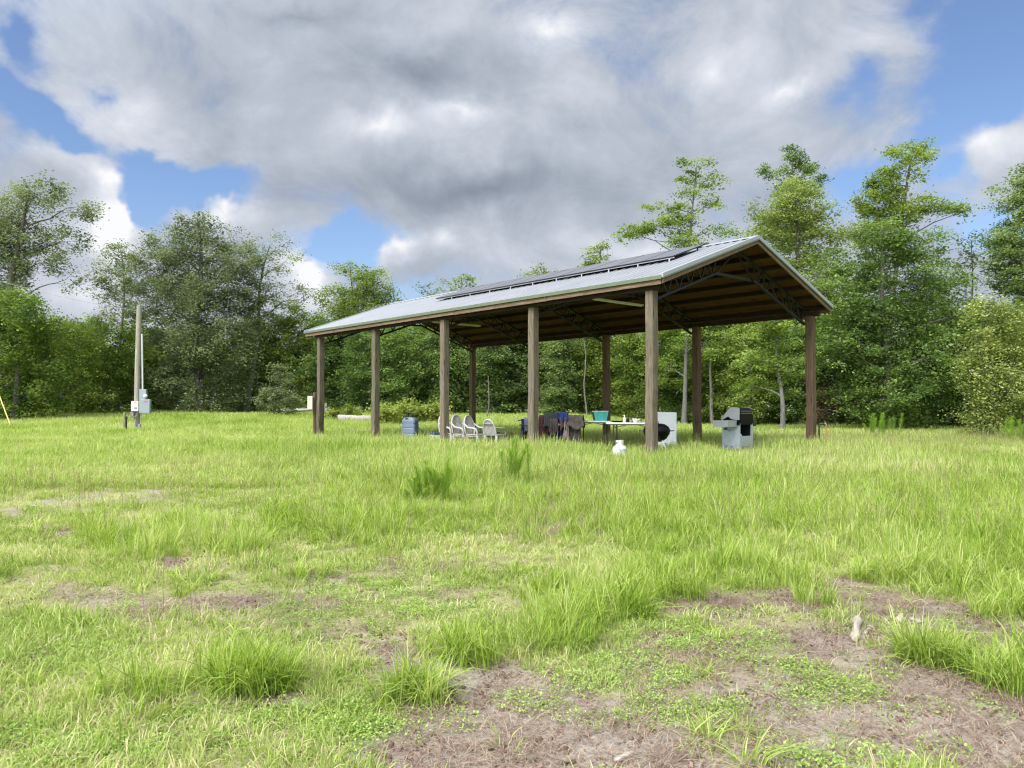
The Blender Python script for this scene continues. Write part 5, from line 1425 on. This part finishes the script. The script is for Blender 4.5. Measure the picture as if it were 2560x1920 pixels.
# overhead service wire
pts = []
A = px(344, 777, YP); Bp = px(-260, 610, 46)
for i in range(25):
    s = i / 24; p = A.lerp(Bp, s); p.z -= 1.0 * 4 * s * (1 - s) * .45; pts.append(p)
m = MB(); m.tube(pts, .011, 6); tag(m.build('overhead_wire', M['cable']), 'thin overhead wire running left from the meter pole top', 'wire')
g = gp(312, 36.2); m = MB(); m.box((0, 0, .44), (.10, .10, 1.02), bev=.02); tag(m.build('stub_post', M['stub'], None, g, .3), 'weathered grey stub post just left of the meter pole', 'post')
g = gp(317, 35.6); m = MB(); m.tube([(0, 0, -.1), (.005, 0, .72), (.0, 0, .78)], [.035, .035, .05], 8); tag(m.build('stub_post', M['steel'], None, g), 'short dark pipe stub beside the grey stub post', 'post')
# guy wire with yellow guard
a = gp(33, 40.0); b = px(-16, 950, 41.0); m = MB(); m.tube([a - Vector((0, 0, .1)), b], .030, 10); gw = m.build('guy_wire', M['yellow']); tag(gw, 'slanting yellow guy wire guard at the far left edge', 'guy wire')
c = b + (b - a).normalized() * 7; m = MB(); m.tube([b, c], .010, 6); m.build('wire', M['cable'], gw)

# short post with cabinet next to the leftmost pavilion post
g = gp(787, 32.2); t = thing('short_post', 'short brown timber post against the leftmost front post', 'post', g, TH)
m = MB(); m.box((0, 0, .95), (.125, .125, 2.1), bev=.02); m.build('timber', M['post_brown'], t)
p = px(775.5, 1007, 32.0); m = MB(); m.box((0, 0, 0), (.21, .20, .56), bev=.02); cb_ = m.build('electrical_cabinet', M['cream'], None, p + Vector((0, .02, 0)), R(8)); tag(cb_, 'cream electrical cabinet fixed to the short brown post', 'cabinet')
m = MB()
for z in (-.16, .17): m.box((-.108, -.06, z), (.02, .03, .05))
m.build('hinge', M['steelgrey'], cb_)
m = MB(); m.box((.0, -.103, 0), (.17, .008, .50)); m.build('door', M['cream'], cb_)
for v0, v1, lab in ((1008, 1017, 'upper small white box on the side of the leftmost post'), (1019, 1029, 'lower small white box on the side of the leftmost post')):
    a = px(813, (v0 + v1) / 2, 32.75); m = MB(); m.box((0, 0, 0), (.10, .09, (v1 - v0) / F * 32.7), bev=.01); o = m.build('outlet_box', M['whitebox'], None, a, TH); tag(o, lab, 'outlet box', 'outlet boxes on the leftmost post')
    m = MB(); m.box((0, -.048, 0), (.07, .008, .09)); m.build('cover', M['whitebox'], o)

# fallen logs
g = gp(888, 45); z_ = .30
m = MB(); rr_ = np.random.default_rng(8); pts = [(-1.02 + 2.3 * i / 8, .5 * i / 8, z_ - .02 * i / 8 + rr_.normal(0, .012)) for i in range(9)]
m.tube(pts, [.27, .27, .25, .24, .235, .23, .225, .22, .215], 14, cap=False); lg = m.build('fallen_log', M['log'], None, g); tag(lg, 'grey hollow fallen log behind the second front post', 'log')
m = MB(); m.lathe([(.262, -.02), (.20, .0), (.15, -.06), (.10, -.22), (.02, -.24)], sides=14)
m.v = [(-1.02 - .0 + z * .9, y, z_ + x) if False else (-1.02 - z, y + 0.0, z_ + x) for x, y, z in m.v]
m.build('hollow_end', M['endgrain'], lg)
g = gp(735, 54); m = MB(); m.tube([(-1.5, 0, .42), (-.3, .05, .40), (.6, 0, .44), (1.5, -.05, .46)], [.09, .10, .10, .08], 10); tag(m.build('fallen_log', M['log'], None, g), 'long thin pale fallen pole lying left of the cream cabinet', 'log')

# pieces of wood on the near ground
def stick(label, u0, v0, u1, v1, r0_, r1_, seed, name='wood_chunk', mat='driftwood'):
    r = np.random.default_rng(seed)
    ya, yb = H * F / (v0 - HOR), H * F / (v1 - HOR)
    a = gp(u0, ya); b = gp(u1, yb)
    L = (b - a).length; ang = math.atan2(b.y - a.y, b.x - a.x) - math.pi / 2
    m = MB(); n = 7
    pts = [(r.normal(0, .08 * r0_), L * i / (n - 1), r0_ * .8 + r.normal(0, .08 * r0_)) for i in range(n)]
    m.tube(pts, [(r0_ + (r1_ - r0_) * i / (n - 1)) * r.uniform(.70, 1.2) * (.45 if i in (0, n - 1) else 1) for i in range(n)], 6)
    m.v = [(x * (1 + .25 * math.sin(9 * y / max(L, .01))), y, z * .75) for x, y, z in m.v]
    return tag(m.build(name, M[mat], None, a, ang), label, 'wood')
stick('bleached wood piece lying lengthwise on the bare soil at right', 2128, 1606, 2137, 1549, .028, .036, 1)
stick('knobbly pale wood piece left of the right grass clump', 2241, 1556, 2244, 1536, .026, .018, 2)
stick('pale stick half under the big right grass clump', 2266, 1545, 2296, 1557, .014, .02, 3)
stick('small pinkish wood chip beside the bleached piece', 2152, 1586, 2166, 1572, .010, .014, 4)
stick('pale stick lying at the bottom edge of the picture', 1533, 1902, 1577, 1882, .013, .017, 5)
stick('thin grey twig on the bare soil near the bottom', 1650, 1818, 1690, 1808, .006, .005, 6)

# reddish straw mound, left middle distance
g = gp(485, 19.9); m = MB(); r = np.random.default_rng(77); P_ = []
for i in range(22):
    P_.append([(-.75 + 1.5 * i / 21, -.5 + 1.0 * j / 12, -.03 + .13 * math.sin(math.pi * i / 21) * math.sin(math.pi * j / 12) + r.normal(0, .012)) for j in range(13)])
m.grid(P_); tag(m.build('ant_mound', M['soilpile'], None, g), 'low reddish mound of soil and straw in the left meadow', 'mound')

# ------------------------------------------------------------------ single weeds
def fennel(n, h, spread, seed):
    r = np.random.default_rng(seed); W = []; Ls = []
    for i in range(n):
        b = np.array([r.normal(0, spread), r.normal(0, spread * .5), -.02]); hh = h * r.uniform(.45, 1.0)
        tip = b + np.array([r.normal(0, .10), r.normal(0, .08), hh])
        c = curve(b, tip, 8, r, .012); W.append(tube_np(c, np.linspace(.006, .002, 8), 5))
        k = 300; s = r.random(k) ** .8 * .97 + .03
        p = np.stack([np.interp(s, np.linspace(0, 1, 8), c[:, d_]) for d_ in range(3)], -1)
        a = r.random(k) * 6.283; ln = (.05 + .07 * np.sin(np.clip(s, .1, 1) * 2.8)) * h * 1.5
        ax = np.stack([np.cos(a) * .8, np.sin(a) * .8, .75 + .3 * r.random(k)], -1); ax /= np.linalg.norm(ax, axis=1, keepdims=True)
        sd = np.stack([-np.sin(a), np.cos(a), np.zeros(k)], -1) * .0024
        q = p + ax * ln[:, None]
        V = np.stack([p - sd, p + sd, q + sd * .4, q - sd * .4], 1).reshape(-1, 3)
        Ls.append((V, np.arange(k * 4).reshape(-1, 4), np.repeat(r.random(k), 4)))
    V = []; Q = []; o = 0
    for v, q in W: V.append(v); Q.append(q + o); o += len(v)
    return np.concatenate(V), np.concatenate(Q), cat_arr(Ls)
FEN = leaf_mat('fennel_leaf', (.150, .265, .034), (.330, .460, .090), .45)
STEM = pbr('green_stem', (.10, .17, .035), .7)
def weed(name, label, u, Y, n, h, spread, seed):
    V, Q, L = fennel(n, h, spread, seed)
    t = thing(name, label, 'weed', gp(u, Y), 0, 'feathery weeds in the meadow')
    link('stem', np_mesh('stem', V, Q, STEM, smooth=True), t); link('foliage', np_mesh('foliage', L[0], L[1], FEN, dict(tint=L[2])), t)
weed('feathery_weed', 'bushy feathery weed left of the two in the middle meadow', 1050, 10.8, 12, .50, .17, 1)
weed('feathery_weed', 'taller dense feathery weed touching the bushy one', 1100, 10.9, 9, .70, .12, 2)
weed('feathery_weed', 'tall sparse feathery weed in front of the fourth front post', 1272, 12.6, 8, .92, .17, 3)
for i, (u, Y, lab) in enumerate([(2215, 33, 'feathery weed stand before the massive dark tree'), (2180, 34, 'shorter feathery weed beside the stand before the dark tree'), (2545, 27, 'feathery weed stand at the right edge under the yellow bush'), (2510, 29, 'small feathery weed left of the right edge stand')]):
    weed('feathery_weed', lab, u, Y, 9, 1.15 - .15 * (i % 2), .22, 20 + i)
